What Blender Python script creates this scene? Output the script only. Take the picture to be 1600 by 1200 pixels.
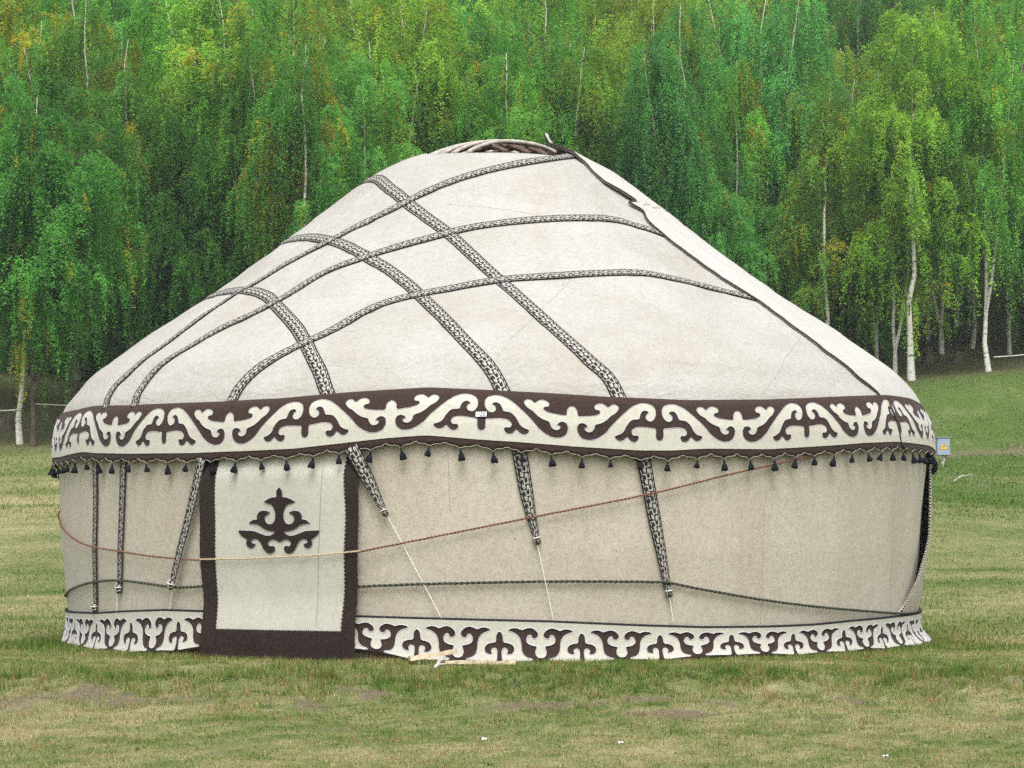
import bpy, math, random
import numpy as np
from mathutils import Vector, Matrix, geometry

random.seed(7)
rng = np.random.default_rng(11)
PI = math.pi
scene = bpy.context.scene
for o in list(bpy.data.objects):
    bpy.data.objects.remove(o)
COL = scene.collection

# ------------------------------------------------------------------ camera
F_PX = 3587.0                       # focal length in photo pixels (1600 wide)
CAM_Z = 0.77
PITCH = math.atan(244.0 / F_PX)
cam_data = bpy.data.cameras.new("camera")
cam_data.sensor_width = 36.0
cam_data.lens = F_PX / 1600.0 * 36.0
cam_data.clip_start = 0.1
cam_data.clip_end = 2000.0
cam = bpy.data.objects.new("camera", cam_data)
cam.location = (0, 0, CAM_Z)
cam.rotation_euler = (PI / 2 + PITCH, 0, 0)
COL.objects.link(cam)
scene.camera = cam

# ------------------------------------------------------------------ sky, sun, exposure
SUN_EL, SUN_AZ = math.radians(60), math.radians(178)      # azimuth clockwise from +Y
world = bpy.data.worlds.new("World")
scene.world = world
world.use_nodes = True
wn = world.node_tree
wn.nodes.clear()
w_out = wn.nodes.new("ShaderNodeOutputWorld")
w_bg = wn.nodes.new("ShaderNodeBackground")
w_sky = wn.nodes.new("ShaderNodeTexSky")
w_hsv = wn.nodes.new("ShaderNodeHueSaturation")
w_sky.sky_type = 'NISHITA'
w_sky.sun_disc = False
w_sky.sun_elevation = SUN_EL
w_sky.sun_rotation = SUN_AZ
w_sky.air_density = 1.0
w_sky.dust_density = 6.0
w_sky.ozone_density = 1.0
w_hsv.inputs["Saturation"].default_value = 0.30           # thin overcast: the blue is washed out
wn.links.new(w_sky.outputs[0], w_hsv.inputs["Color"])
wn.links.new(w_hsv.outputs[0], w_bg.inputs["Color"])
w_bg.inputs["Strength"].default_value = 0.15
wn.links.new(w_bg.outputs[0], w_out.inputs["Surface"])

sun_data = bpy.data.lights.new("sun", 'SUN')
sun_data.energy = 0.6
sun_data.angle = math.radians(35)
sun_data.color = (1.0, 0.975, 0.93)
sun = bpy.data.objects.new("sun", sun_data)
sd = Vector((math.sin(SUN_AZ) * math.cos(SUN_EL), math.cos(SUN_AZ) * math.cos(SUN_EL), math.sin(SUN_EL)))
sun.rotation_euler = sd.to_track_quat('Z', 'Y').to_euler()
sun.location = sd * 60
COL.objects.link(sun)

vs = scene.view_settings
vs.view_transform = 'Standard'
vs.look = 'None'
vs.exposure = 0.85
vs.gamma = 1.0
vs.use_curve_mapping = False

cy = scene.cycles
cy.max_bounces = 5
cy.diffuse_bounces = 3
cy.use_adaptive_sampling = True
cy.adaptive_threshold = 0.02
cy.glossy_bounces = 2
cy.transmission_bounces = 4
cy.transparent_max_bounces = 6
cy.use_denoising = False          # keep the fine grain of leaves, grass and felt
try:
    cy.denoiser = 'OPENIMAGEDENOISE'
    cy.denoising_input_passes = 'RGB_ALBEDO_NORMAL'
    cy.denoising_prefilter = 'ACCURATE'
except Exception:
    pass

# ------------------------------------------------------------------ noise helpers
def _hash(ix, iy, seed):
    h = (ix.astype(np.int64) * 374761393 + iy.astype(np.int64) * 668265263 + seed * 144665) & 0xFFFFFFFF
    h = ((h ^ (h >> 13)) * 1274126177) & 0xFFFFFFFF
    h = h ^ (h >> 16)
    return (h & 0xFFFF) / 65535.0

def vnoise(x, y, seed=0):
    x = np.asarray(x, float); y = np.asarray(y, float)
    ix = np.floor(x); iy = np.floor(y)
    fx = x - ix; fy = y - iy
    fx = fx * fx * (3 - 2 * fx); fy = fy * fy * (3 - 2 * fy)
    a = _hash(ix, iy, seed); b = _hash(ix + 1, iy, seed)
    c = _hash(ix, iy + 1, seed); d = _hash(ix + 1, iy + 1, seed)
    return (a * (1 - fx) + b * fx) * (1 - fy) + (c * (1 - fx) + d * fx) * fy

def fbm(x, y, seed=0, octv=4):
    s = 0; a = 0.5; t = 0
    for k in range(octv):
        s = s + a * vnoise(np.asarray(x) * 2 ** k, np.asarray(y) * 2 ** k, seed + k * 17)
        t += a; a *= 0.5
    return s / t                      # 0..1

def sstep(a, b, x):
    t = np.clip((np.asarray(x, float) - a) / (b - a), 0, 1)
    return t * t * (3 - 2 * t)

# ------------------------------------------------------------------ object helpers
def link(o, parent=None):
    COL.objects.link(o)
    if parent is not None:
        o.parent = parent
    return o

def mesh_data(name, verts, faces, smooth=True, uv=None, attrs=None, mats=None):
    me = bpy.data.meshes.new(name)
    verts = np.asarray(verts, dtype=np.float32).reshape(-1, 3)
    if isinstance(faces, np.ndarray) and faces.ndim == 2:
        nf, k = faces.shape
        me.vertices.add(len(verts)); me.vertices.foreach_set("co", verts.ravel())
        me.loops.add(nf * k); me.loops.foreach_set("vertex_index", faces.astype(np.int32).ravel())
        me.polygons.add(nf)
        me.polygons.foreach_set("loop_start", np.arange(0, nf * k, k, dtype=np.int32))
        me.polygons.foreach_set("loop_total", np.full(nf, k, dtype=np.int32))
        me.update(calc_edges=True)
    else:
        me.from_pydata([tuple(v) for v in verts.tolist()], [], [tuple(int(i) for i in f) for f in faces])
        me.update()
    if smooth:
        me.polygons.foreach_set("use_smooth", np.ones(len(me.polygons), dtype=bool))
    if uv is not None:                 # per vertex uv
        lay = me.uv_layers.new(name="UVMap")
        idx = np.empty(len(me.loops), dtype=np.int32)
        me.loops.foreach_get("vertex_index", idx)
        lay.data.foreach_set("uv", np.asarray(uv, dtype=np.float32)[idx].ravel())
    if attrs:
        for k, v in attrs.items():
            v = np.asarray(v, dtype=np.float32)
            a = me.attributes.new(k, 'FLOAT', 'POINT')
            a.data.foreach_set("value", v.ravel())
    for m in (mats or []):
        me.materials.append(m)
    return me

def obj(name, verts, faces, mat, parent=None, smooth=True, uv=None, attrs=None):
    me = mesh_data(name, verts, faces, smooth, uv, attrs, [mat])
    return link(bpy.data.objects.new(name, me), parent)

def empty(name, loc=(0, 0, 0), parent=None):
    o = bpy.data.objects.new(name, None)
    o.empty_display_size = 0.2
    o.location = loc
    return link(o, parent)

def tag(o, label=None, cat=None, group=None, kind=None):
    if label: o["label"] = label
    if cat: o["category"] = cat
    if group: o["group"] = group
    if kind: o["kind"] = kind
    return o

class MB:
    """collects shapes into one mesh"""
    def __init__(self):
        self.v = []; self.f = []
    def add(self, vs_, fs_):
        n = len(self.v)
        self.v.extend([tuple(p) for p in vs_])
        self.f.extend([tuple(i + n for i in f) for f in fs_])
    def box(self, c, s, rot=None, bev=0.0):
        hx, hy, hz = s[0] / 2, s[1] / 2, s[2] / 2
        b = min(bev, hx * .9, hy * .9, hz * .9)
        if b <= 0:
            pts = [(x, y, z) for x in (-hx, hx) for y in (-hy, hy) for z in (-hz, hz)]
        else:
            pts = []
            for x in (-1, 1):
                for y in (-1, 1):
                    for z in (-1, 1):
                        pts += [(x * (hx - b), y * (hy - b), z * hz), (x * (hx - b), y * hy, z * (hz - b)), (x * hx, y * (hy - b), z * (hz - b))]
        import bmesh
        bm = bmesh.new()
        for p in pts: bm.verts.new(p)
        bmesh.ops.convex_hull(bm, input=bm.verts)
        bm.verts.index_update()
        M = rot if rot is not None else Matrix.Identity(3)
        cv = Vector(c)
        vv = [tuple(M @ v.co + cv) for v in bm.verts]
        ff = [tuple(v.index for v in f.verts) for f in bm.faces]
        bm.free()
        self.add(vv, ff)
    def tube(self, pts, rad, sides=6, cap=True):
        v, f = tube_arrays(pts, rad, sides, cap)
        self.add(v, f)
    def build(self, name, mat, parent=None, smooth=True):
        return obj(name, np.array(self.v), self.f, mat, parent, smooth)

def frames(P):
    P = np.asarray(P, float)
    T = np.gradient(P, axis=0)
    T /= np.linalg.norm(T, axis=1)[:, None] + 1e-12
    up = np.array([0, 0, 1.0]) if abs(T[0][2]) < 0.9 else np.array([1.0, 0, 0])
    N = np.empty_like(P)
    n = np.cross(T[0], up); n /= np.linalg.norm(n)
    for i in range(len(P)):
        n = n - T[i] * np.dot(n, T[i])
        n /= np.linalg.norm(n) + 1e-12
        N[i] = n
    B = np.cross(T, N)
    return T, N, B

def tube_arrays(P, rad, sides=6, cap=True):
    P = np.asarray(P, float)
    n = len(P)
    rad = np.full(n, rad, float) if np.isscalar(rad) else np.asarray(rad, float)
    T, N, B = frames(P)
    a = np.linspace(0, 2 * PI, sides, endpoint=False)
    V = P[:, None, :] + rad[:, None, None] * (np.cos(a)[None, :, None] * N[:, None, :] + np.sin(a)[None, :, None] * B[:, None, :])
    F = []
    for i in range(n - 1):
        for j in range(sides):
            k = (j + 1) % sides
            F.append((i * sides + j, i * sides + k, (i + 1) * sides + k, (i + 1) * sides + j))
    if cap:
        F.append(tuple(range(sides - 1, -1, -1)))
        F.append(tuple((n - 1) * sides + j for j in range(sides)))
    return V.reshape(-1, 3), F

def catmull(pts, per=6, closed=False):
    P = np.asarray(pts, float)
    n = len(P)
    out = []
    rngi = range(n if closed else n - 1)
    for i in rngi:
        if closed:
            p0, p1, p2, p3 = P[(i - 1) % n], P[i], P[(i + 1) % n], P[(i + 2) % n]
        else:
            p0, p1, p2, p3 = P[max(i - 1, 0)], P[i], P[i + 1], P[min(i + 2, n - 1)]
        for k in range(per):
            t = k / per
            out.append(0.5 * ((2 * p1) + (-p0 + p2) * t + (2 * p0 - 5 * p1 + 4 * p2 - p3) * t * t + (-p0 + 3 * p1 - 3 * p2 + p3) * t ** 3))
    if not closed:
        out.append(P[-1])
    return np.array(out)

def resample(P, step):
    P = np.asarray(P, float)
    d = np.r_[0, np.cumsum(np.linalg.norm(np.diff(P, axis=0), axis=1))]
    n = max(2, int(round(d[-1] / step)) + 1)
    s = np.linspace(0, d[-1], n)
    return np.stack([np.interp(s, d, P[:, k]) for k in range(P.shape[1])], 1)

# ------------------------------------------------------------------ materials
def new_mat(name):
    m = bpy.data.materials.new(name)
    m.use_nodes = True
    nt = m.node_tree
    b = nt.nodes["Principled BSDF"]
    b.inputs["Roughness"].default_value = 0.9
    b.inputs["Specular IOR Level"].default_value = 0.2
    return m, nt, b

def N_(nt, t, **kw):
    n = nt.nodes.new(t)
    for k, v in kw.items():
        setattr(n, k, v)
    return n

def mathn(nt, op, a, b=None, c=None):
    n = nt.nodes.new("ShaderNodeMath"); n.operation = op
    for i, v in enumerate((a, b, c)):
        if v is None: continue
        if isinstance(v, (int, float)): n.inputs[i].default_value = v
        else: nt.links.new(v, n.inputs[i])
    return n.outputs[0]

def mixc(nt, fac, a, b, blend='MIX'):
    n = nt.nodes.new("ShaderNodeMix"); n.data_type = 'RGBA'; n.blend_type = blend
    if isinstance(fac, (int, float)): n.inputs[0].default_value = fac
    else: nt.links.new(fac, n.inputs[0])
    for i, v in ((6, a), (7, b)):
        if isinstance(v, tuple): n.inputs[i].default_value = (*v, 1) if len(v) == 3 else v
        else: nt.links.new(v, n.inputs[i])
    return n.outputs[2]

def noise(nt, scale, detail=4, rough=0.55, vec=None, dist=0.0):
    n = nt.nodes.new("ShaderNodeTexNoise")
    n.inputs["Scale"].default_value = scale
    n.inputs["Detail"].default_value = detail
    n.inputs["Roughness"].default_value = rough
    n.inputs["Distortion"].default_value = dist
    if vec is not None: nt.links.new(vec, n.inputs["Vector"])
    return n.outputs[0]

def ramp(nt, fac, stops):
    n = nt.nodes.new("ShaderNodeValToRGB")
    el = n.color_ramp.elements
    while len(el) > 1: el.remove(el[-1])
    el[0].position = stops[0][0]; el[0].color = (*stops[0][1], 1)
    for p, c in stops[1:]:
        e = el.new(p); e.color = (*c, 1)
    nt.links.new(fac, n.inputs[0])
    return n.outputs[0]

def rng_map(nt, v, a, b, c=0.0, d=1.0):
    n = nt.nodes.new("ShaderNodeMapRange")
    n.inputs[1].default_value = a; n.inputs[2].default_value = b
    n.inputs[3].default_value = c; n.inputs[4].default_value = d
    nt.links.new(v, n.inputs[0])
    return n.outputs[0]

def objvec(nt, scale=(1, 1, 1)):
    tc = nt.nodes.new("ShaderNodeTexCoord")
    mp = nt.nodes.new("ShaderNodeMapping")
    mp.inputs["Scale"].default_value = scale
    nt.links.new(tc.outputs["Object"], mp.inputs["Vector"])
    return mp.outputs[0]

def bump(nt, b, height, strength=0.3, dist=0.01):
    n = nt.nodes.new("ShaderNodeBump")
    n.inputs["Strength"].default_value = strength
    n.inputs["Distance"].default_value = dist
    nt.links.new(height, n.inputs["Height"])
    nt.links.new(n.outputs[0], b.inputs["Normal"])

def felt(name, base, warm, speck, speck_amt, blotch=0.5, fiber=1.0, stretch=(1, 1, 1), stains=None, wrinkle=0.0):
    m, nt, b = new_mat(name)
    v = objvec(nt, stretch)
    big = noise(nt, 1.6, 5, 0.6, v)
    c = mixc(nt, mathn(nt, 'MULTIPLY', rng_map(nt, big, 0.35, 0.7), blotch), base, warm)
    mid = noise(nt, 30, 5, 0.75, v)
    c = mixc(nt, rng_map(nt, mid, 0.42, 0.66, 0.0, 0.45), c, tuple(x * 0.78 for x in warm))
    fine = noise(nt, 130, 3, 0.85, v)
    c = mixc(nt, rng_map(nt, fine, 0.55, 0.70, 0.0, speck_amt), c, speck)
    c = mixc(nt, rng_map(nt, fine, 0.44, 0.30, 0.0, 0.35 * speck_amt), c, tuple(min(1, x * 1.12) for x in base))
    if stains:
        st = noise(nt, 0.9, 6, 0.72, objvec(nt, (1, 1, 0.35)), 0.6)
        c = mixc(nt, rng_map(nt, st, 0.56, 0.74, 0.0, stains[1]), c, stains[0])
    nt.links.new(c, b.inputs["Base Color"])
    b.inputs["Roughness"].default_value = 1.0
    b.inputs["Specular IOR Level"].default_value = 0.05
    b.inputs["Sheen Weight"].default_value = 0.08
    h = mathn(nt, 'ADD', mathn(nt, 'MULTIPLY', fine, 0.5), mid)
    bump(nt, b, h, 0.25 * fiber, 0.006)
    if wrinkle:
        w1 = noise(nt, 3.4, 3, 0.5, objvec(nt, (1, 1, 1.6)), 2.2)
        w1 = mathn(nt, 'ABSOLUTE', mathn(nt, 'SUBTRACT', w1, 0.5))
        n0 = [n for n in nt.nodes if n.type == 'BUMP'][0]
        n2 = nt.nodes.new("ShaderNodeBump"); n2.inputs["Strength"].default_value = wrinkle; n2.inputs["Distance"].default_value = 0.10
        nt.links.new(w1, n2.inputs["Height"]); nt.links.new(n2.outputs[0], n0.inputs["Normal"])
    return m

M = {}
M['roof'] = felt('roof_felt', (0.430, 0.424, 0.398), (0.356, 0.340, 0.302), (0.22, 0.19, 0.15), 0.30, 0.9, stretch=(1, 1, 1), stains=((0.32, 0.275, 0.205), 0.45), wrinkle=0.24)
M['roof2'] = felt('overlap_felt', (0.480, 0.474, 0.448), (0.43, 0.415, 0.38), (0.45, 0.40, 0.34), 0.18, 0.5)
M['wall'] = felt('wall_felt', (0.545, 0.505, 0.425), (0.455, 0.408, 0.325), (0.13, 0.098, 0.07), 0.80, 0.8, 1.4, stretch=(1, 1, 0.6), stains=((0.33, 0.275, 0.205), 0.45), wrinkle=0.06)
M['cream'] = felt('cream_felt', (0.555, 0.548, 0.480), (0.50, 0.485, 0.405), (0.34, 0.32, 0.27), 0.25, 0.5)
M['panel'] = felt('door_panel_felt', (0.520, 0.515, 0.455), (0.470, 0.458, 0.388), (0.30, 0.28, 0.22), 0.30, 0.6, stains=((0.36, 0.34, 0.27), 0.25))
M['brown'] = felt('brown_felt', (0.050, 0.034, 0.029), (0.042, 0.028, 0.024), (0.12, 0.068, 0.045), 0.7, 0.6, 1.6)
M['brown2'] = felt('dark_brown_felt', (0.032, 0.023, 0.020), (0.027, 0.019, 0.017), (0.075, 0.048, 0.038), 0.6, 0.6, 1.6)

def plain(name, col, rough=0.9, var=0.25, scale=40, spec=0.2, metal=0.0, bmp=0.2):
    m, nt, b = new_mat(name)
    v = objvec(nt)
    n = noise(nt, scale, 4, 0.65, v)
    c = mixc(nt, rng_map(nt, n, 0.3, 0.7), tuple(x * (1 - var) for x in col), tuple(min(1, x * (1 + var)) for x in col))
    nt.links.new(c, b.inputs["Base Color"])
    b.inputs["Roughness"].default_value = rough
    b.inputs["Specular IOR Level"].default_value = spec
    b.inputs["Metallic"].default_value = metal
    if bmp: bump(nt, b, n, bmp, 0.01)
    return m

M['stitch'] = plain('stitch_thread', (0.40, 0.39, 0.45), 0.9, 0.5, 140)
M['hemstitch'] = plain('lower_edging', (0.52, 0.51, 0.56), 0.9, 0.15, 60)
M['piping'] = plain('scallop_cord', (0.34, 0.31, 0.27), 0.9, 0.4, 120)
M['black'] = plain('black_piping', (0.016, 0.016, 0.020), 0.8, 0.3)
M['tassel'] = plain('tassel_yarn', (0.009, 0.010, 0.018), 0.9, 0.5, 300, bmp=0.6)
M['rope_red'] = plain('red_brown_rope', (0.19, 0.088, 0.058), 0.9, 0.4, 150)
M['rope_dark'] = plain('dark_green_rope', (0.060, 0.068, 0.052), 0.9, 0.5, 150)
M['rope_light'] = plain('pale_twine', (0.50, 0.42, 0.28), 0.9, 0.3, 150)
M['string'] = plain('white_string', (0.80, 0.78, 0.72), 0.9, 0.1, 80)
M['seam'] = plain('seam_thread', (0.30, 0.27, 0.22), 0.95, 0.4, 200)
M['edgecord'] = plain('dark_edge_cord', (0.060, 0.046, 0.036), 0.9, 0.5, 120)
M['wood_grey'] = plain('weathered_wood', (0.46, 0.42, 0.37), 0.8, 0.35, 22)
M['wood_dark'] = plain('inner_wood', (0.12, 0.085, 0.06), 0.8, 0.4, 22)
M['plank'] = plain('fresh_split_wood', (0.50, 0.42, 0.29), 0.8, 0.25, 30)
M['reed'] = plain('reed', (0.42, 0.33, 0.18), 0.8, 0.45, 60)
M['metal'] = plain('box_paint', (0.29, 0.345, 0.44), 0.45, 0.08, 25, 0.5, 0.0, 0.05)
M['metal_dark'] = plain('dark_metal', (0.05, 0.05, 0.055), 0.5, 0.3, 30, 0.5)
M['yellow'] = plain('warning_yellow', (0.75, 0.50, 0.01), 0.6, 0.08, 30, bmp=0)
M['paper'] = plain('paper', (0.82, 0.84, 0.88), 0.7, 0.04, 60, bmp=0)
M['ink'] = plain('ink', (0.03, 0.035, 0.06), 0.7, 0.1, bmp=0)
M['white_cord'] = plain('white_barrier_cord', (0.55, 0.53, 0.46), 0.8, 0.2)

def dashed(name, c1, c2, freq):
    m, nt, b = new_mat(name)
    uvn = N_(nt, "ShaderNodeUVMap"); sep = N_(nt, "ShaderNodeSeparateXYZ")
    nt.links.new(uvn.outputs[0], sep.inputs[0])
    f = mathn(nt, 'FRACT', mathn(nt, 'MULTIPLY', sep.outputs[0], freq))
    nt.links.new(mixc(nt, mathn(nt, 'GREATER_THAN', f, 0.5), c1, c2), b.inputs["Base Color"])
    return m
M['dash'] = dashed('stitched_edge', (0.02, 0.02, 0.02), (0.40, 0.37, 0.31), 40.0)

def strap_material():
    """woven tape: twisted borders and a running scroll in the middle; U in metres, V 0..1 across"""
    m, nt, b = new_mat('woven_tape')
    uvn = N_(nt, "ShaderNodeUVMap"); sep = N_(nt, "ShaderNodeSeparateXYZ")
    nt.links.new(uvn.outputs[0], sep.inputs[0])
    U, V = sep.outputs[0], sep.outputs[1]
    vc = mathn(nt, 'SUBTRACT', V, 0.5)
    va = mathn(nt, 'ABSOLUTE', vc)
    # borders
    diag = mathn(nt, 'FRACT', mathn(nt, 'ADD', mathn(nt, 'MULTIPLY', U, 24.0), mathn(nt, 'MULTIPLY', va, 6.0)))
    d_on = mathn(nt, 'GREATER_THAN', diag, 0.40)
    inb = mathn(nt, 'MULTIPLY', mathn(nt, 'GREATER_THAN', va, 0.350), mathn(nt, 'LESS_THAN', va, 0.415))
    border = mathn(nt, 'MULTIPLY', d_on, inb)
    # two rows of curls, half a step apart
    row = mathn(nt, 'GREATER_THAN', vc, 0.0)
    L = 0.076
    uu = mathn(nt, 'ADD', mathn(nt, 'DIVIDE', U, L), mathn(nt, 'MULTIPLY', row, 0.5))
    cx = mathn(nt, 'MULTIPLY', mathn(nt, 'SUBTRACT', mathn(nt, 'FRACT', uu), 0.5), 2.2)
    rs = mathn(nt, 'SUBTRACT', mathn(nt, 'MULTIPLY', row, 2.0), 1.0)
    cyy = mathn(nt, 'MULTIPLY', mathn(nt, 'SUBTRACT', va, 0.145), 6.6)
    cyy = mathn(nt, 'MULTIPLY', cyy, rs)
    cx = mathn(nt, 'MULTIPLY', cx, rs)
    r = mathn(nt, 'SQRT', mathn(nt, 'ADD', mathn(nt, 'MULTIPLY', cx, cx), mathn(nt, 'MULTIPLY', cyy, cyy)))
    th = mathn(nt, 'DIVIDE', mathn(nt, 'ARCTAN2', cyy, cx), 2 * PI)
    sp = mathn(nt, 'FRACT', mathn(nt, 'ADD', th, mathn(nt, 'MULTIPLY', r, 0.56)))
    spiral = mathn(nt, 'LESS_THAN', sp, 0.47)
    centre = mathn(nt, 'MULTIPLY', spiral, mathn(nt, 'LESS_THAN', va, 0.295))
    on = mathn(nt, 'MAXIMUM', border, centre)
    n = noise(nt, 260, 2, 0.7, objvec(nt))
    dark = mixc(nt, n, (0.012, 0.011, 0.011), (0.034, 0.032, 0.031))
    lite = mixc(nt, n, (0.34, 0.325, 0.295), (0.50, 0.48, 0.435))
    nt.links.new(mixc(nt, on, dark, lite), b.inputs["Base Color"])
    bump(nt, b, mathn(nt, 'SINE', mathn(nt, 'MULTIPLY', U, 1800.0)), 0.25, 0.002)
    return m
M['strap'] = strap_material()

def leaf_material():
    m = bpy.data.materials.new('birch_leaf'); m.use_nodes = True
    nt = m.node_tree; nt.nodes.clear()
    out = nt.nodes.new("ShaderNodeOutputMaterial")
    oi = nt.nodes.new("ShaderNodeObjectInfo")
    ay = N_(nt, "ShaderNodeAttribute", attribute_name="yel")
    av = N_(nt, "ShaderNodeAttribute", attribute_name="var")
    c = mixc(nt, ay.outputs["Fac"], oi.outputs["Color"], (0.50, 0.37, 0.04))
    br = rng_map(nt, av.outputs["Fac"], 0, 1, 0.60, 1.48)
    comb = nt.nodes.new("ShaderNodeCombineXYZ")
    for i in range(3): nt.links.new(br, comb.inputs[i])
    c = mixc(nt, 1.0, c, comb.outputs[0], 'MULTIPLY')
    d = nt.nodes.new("ShaderNodeBsdfDiffuse"); t = nt.nodes.new("ShaderNodeBsdfTranslucent")
    nt.links.new(c, d.inputs["Color"])
    tc = mixc(nt, 1.0, c, (1.15, 1.15, 0.65), 'MULTIPLY')
    nt.links.new(tc, t.inputs["Color"])
    mx = nt.nodes.new("ShaderNodeMixShader"); mx.inputs[0].default_value = 0.5
    nt.links.new(d.outputs[0], mx.inputs[1]); nt.links.new(t.outputs[0], mx.inputs[2])
    nt.links.new(mx.outputs[0], out.inputs["Surface"])
    return m
M['leaf'] = leaf_material()

def bark_material(name, pale):
    m, nt, b = new_mat(name)
    v = objvec(nt, (1, 1, 0.35) if not pale else (1.2, 1.2, 4.0))
    n1 = noise(nt, 3.0 if pale else 9.0, 4, 0.7, v)
    n2 = noise(nt, 14.0, 4, 0.7, v)
    if pale:
        c = mixc(nt, rng_map(nt, n2, 0.3, 0.7), (0.56, 0.52, 0.46), (0.80, 0.77, 0.71))
        c = mixc(nt, rng_map(nt, n1, 0.56, 0.62), c, (0.035, 0.03, 0.027))
        big = noise(nt, 0.8, 3, 0.6, objvec(nt))
        c = mixc(nt, rng_map(nt, big, 0.5, 0.75, 0, 0.6), c, (0.22, 0.19, 0.155))
    else:
        c = mixc(nt, rng_map(nt, n1, 0.3, 0.7), (0.035, 0.026, 0.02), (0.15, 0.115, 0.085))
    nt.links.new(c, b.inputs["Base Color"])
    bump(nt, b, n2, 0.4, 0.02)
    return m
M['birch'] = bark_material('birch_bark', True)
M['bark'] = bark_material('brown_bark', False)

def ground_material():
    m, nt, b = new_mat('meadow')
    v = objvec(nt)
    dry = N_(nt, "ShaderNodeAttribute", attribute_name="dry").outputs["Fac"]
    bare = N_(nt, "ShaderNodeAttribute", attribute_name="bare").outputs["Fac"]
    wood = N_(nt, "ShaderNodeAttribute", attribute_name="wood").outputs["Fac"]
    n1 = noise(nt, 3.2, 6, 0.7, v)
    n2 = noise(nt, 26, 5, 0.75, v)
    green = mixc(nt, rng_map(nt, n2, 0.3, 0.7), (0.056, 0.100, 0.023), (0.128, 0.186, 0.049))
    straw = mixc(nt, rng_map(nt, n2, 0.3, 0.7), (0.24, 0.22, 0.105), (0.40, 0.365, 0.21))
    f = mathn(nt, 'ADD', mathn(nt, 'MULTIPLY', dry, 0.95), mathn(nt, 'MULTIPLY', mathn(nt, 'SUBTRACT', n1, 0.5), 1.1))
    c = mixc(nt, rng_map(nt, f, 0.1, 0.9), green, straw)
    soil = mixc(nt, rng_map(nt, n2, 0.3, 0.7), (0.12, 0.095, 0.060), (0.24, 0.20, 0.140))
    c = mixc(nt, rng_map(nt, mathn(nt, 'ADD', bare, mathn(nt, 'MULTIPLY', mathn(nt, 'SUBTRACT', n2, 0.5), 1.6)), 0.3, 0.7), c, soil)
    floor_ = mixc(nt, rng_map(nt, n1, 0.35, 0.65), (0.060, 0.085, 0.026), (0.125, 0.105, 0.055))
    c = mixc(nt, wood, c, floor_)
    nt.links.new(c, b.inputs["Base Color"])
    b.inputs["Roughness"].default_value = 1.0
    b.inputs["Specular IOR Level"].default_value = 0.05
    bump(nt, b, mathn(nt, 'ADD', n2, n1), 0.7, 0.06)
    return m
M['ground'] = ground_material()

def blade_material():
    m = bpy.data.materials.new('grass_blade'); m.use_nodes = True
    nt = m.node_tree; nt.nodes.clear()
    out = nt.nodes.new("ShaderNodeOutputMaterial")
    ad = N_(nt, "ShaderNodeAttribute", attribute_name="dry").outputs["Fac"]
    av = N_(nt, "ShaderNodeAttribute", attribute_name="var").outputs["Fac"]
    g = ramp(nt, ad, [(0.0, (0.068, 0.160, 0.025)), (0.35, (0.150, 0.240, 0.052)), (0.6, (0.33, 0.335, 0.135)), (0.85, (0.50, 0.445, 0.26)), (1.0, (0.36, 0.20, 0.085))])
    comb = nt.nodes.new("ShaderNodeCombineXYZ")
    br = rng_map(nt, av, 0, 1, 0.45, 1.6)
    for i in range(3): nt.links.new(br, comb.inputs[i])
    c = mixc(nt, 1.0, g, comb.outputs[0], 'MULTIPLY')
    d = nt.nodes.new("ShaderNodeBsdfDiffuse"); t = nt.nodes.new("ShaderNodeBsdfTranslucent")
    nt.links.new(c, d.inputs["Color"]); nt.links.new(c, t.inputs["Color"])
    mx = nt.nodes.new("ShaderNodeMixShader"); mx.inputs[0].default_value = 0.4
    nt.links.new(d.outputs[0], mx.inputs[1]); nt.links.new(t.outputs[0], mx.inputs[2])
    nt.links.new(mx.outputs[0], out.inputs["Surface"])
    return m
M['blade'] = blade_material()

# ------------------------------------------------------------------ terrain
YC = np.array([-0.138, 17.7])              # centre of the yurt
_ky = [-60, 0, 10.5, 12.3, 13.2, 14.2, 22, 30, 55, 68, 76, 100, 140, 260]
_kz = [-3.6, -0.95, -0.28, -0.15, -0.03, 0.0, 0.03, 0.45, 2.9, 5.4, 7.0, 15.6, 30, 75]
_gy = np.linspace(-60, 260, 6401)
_gz = np.interp(_gy, _ky, _kz)
_k = np.hanning(25); _k /= _k.sum()
_gz = np.convolve(np.pad(_gz, 12, mode='edge'), _k, mode='valid')

def hgt(x, y):
    x = np.asarray(x, float); y = np.asarray(y, float)
    z = np.interp(y, _gy, _gz)
    ry = np.hypot(x - YC[0], y - YC[1])
    near = sstep(3.1, 3.7, ry)
    bank = np.exp(-((y - 13.25) / 0.75) ** 2)
    z = z + near * ((fbm(x * 3.1, y * 3.1, 3) - 0.5) * (0.030 + 0.11 * bank) + (fbm(x * 8.5, y * 8.5, 6, 2) - 0.5) * (0.012 + 0.055 * bank) + (fbm(x * 0.9, y * 1.6, 4, 2) - 0.5) * 0.05 * bank)
    z = z + near * (fbm(x * 0.45, y * 0.45, 5) - 0.5) * 0.12 * sstep(22, 30, y)
    z = z + (fbm(x * 0.06, y * 0.06, 9, 3) - 0.5) * 2.4 * sstep(34, 80, y)
    return z

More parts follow.
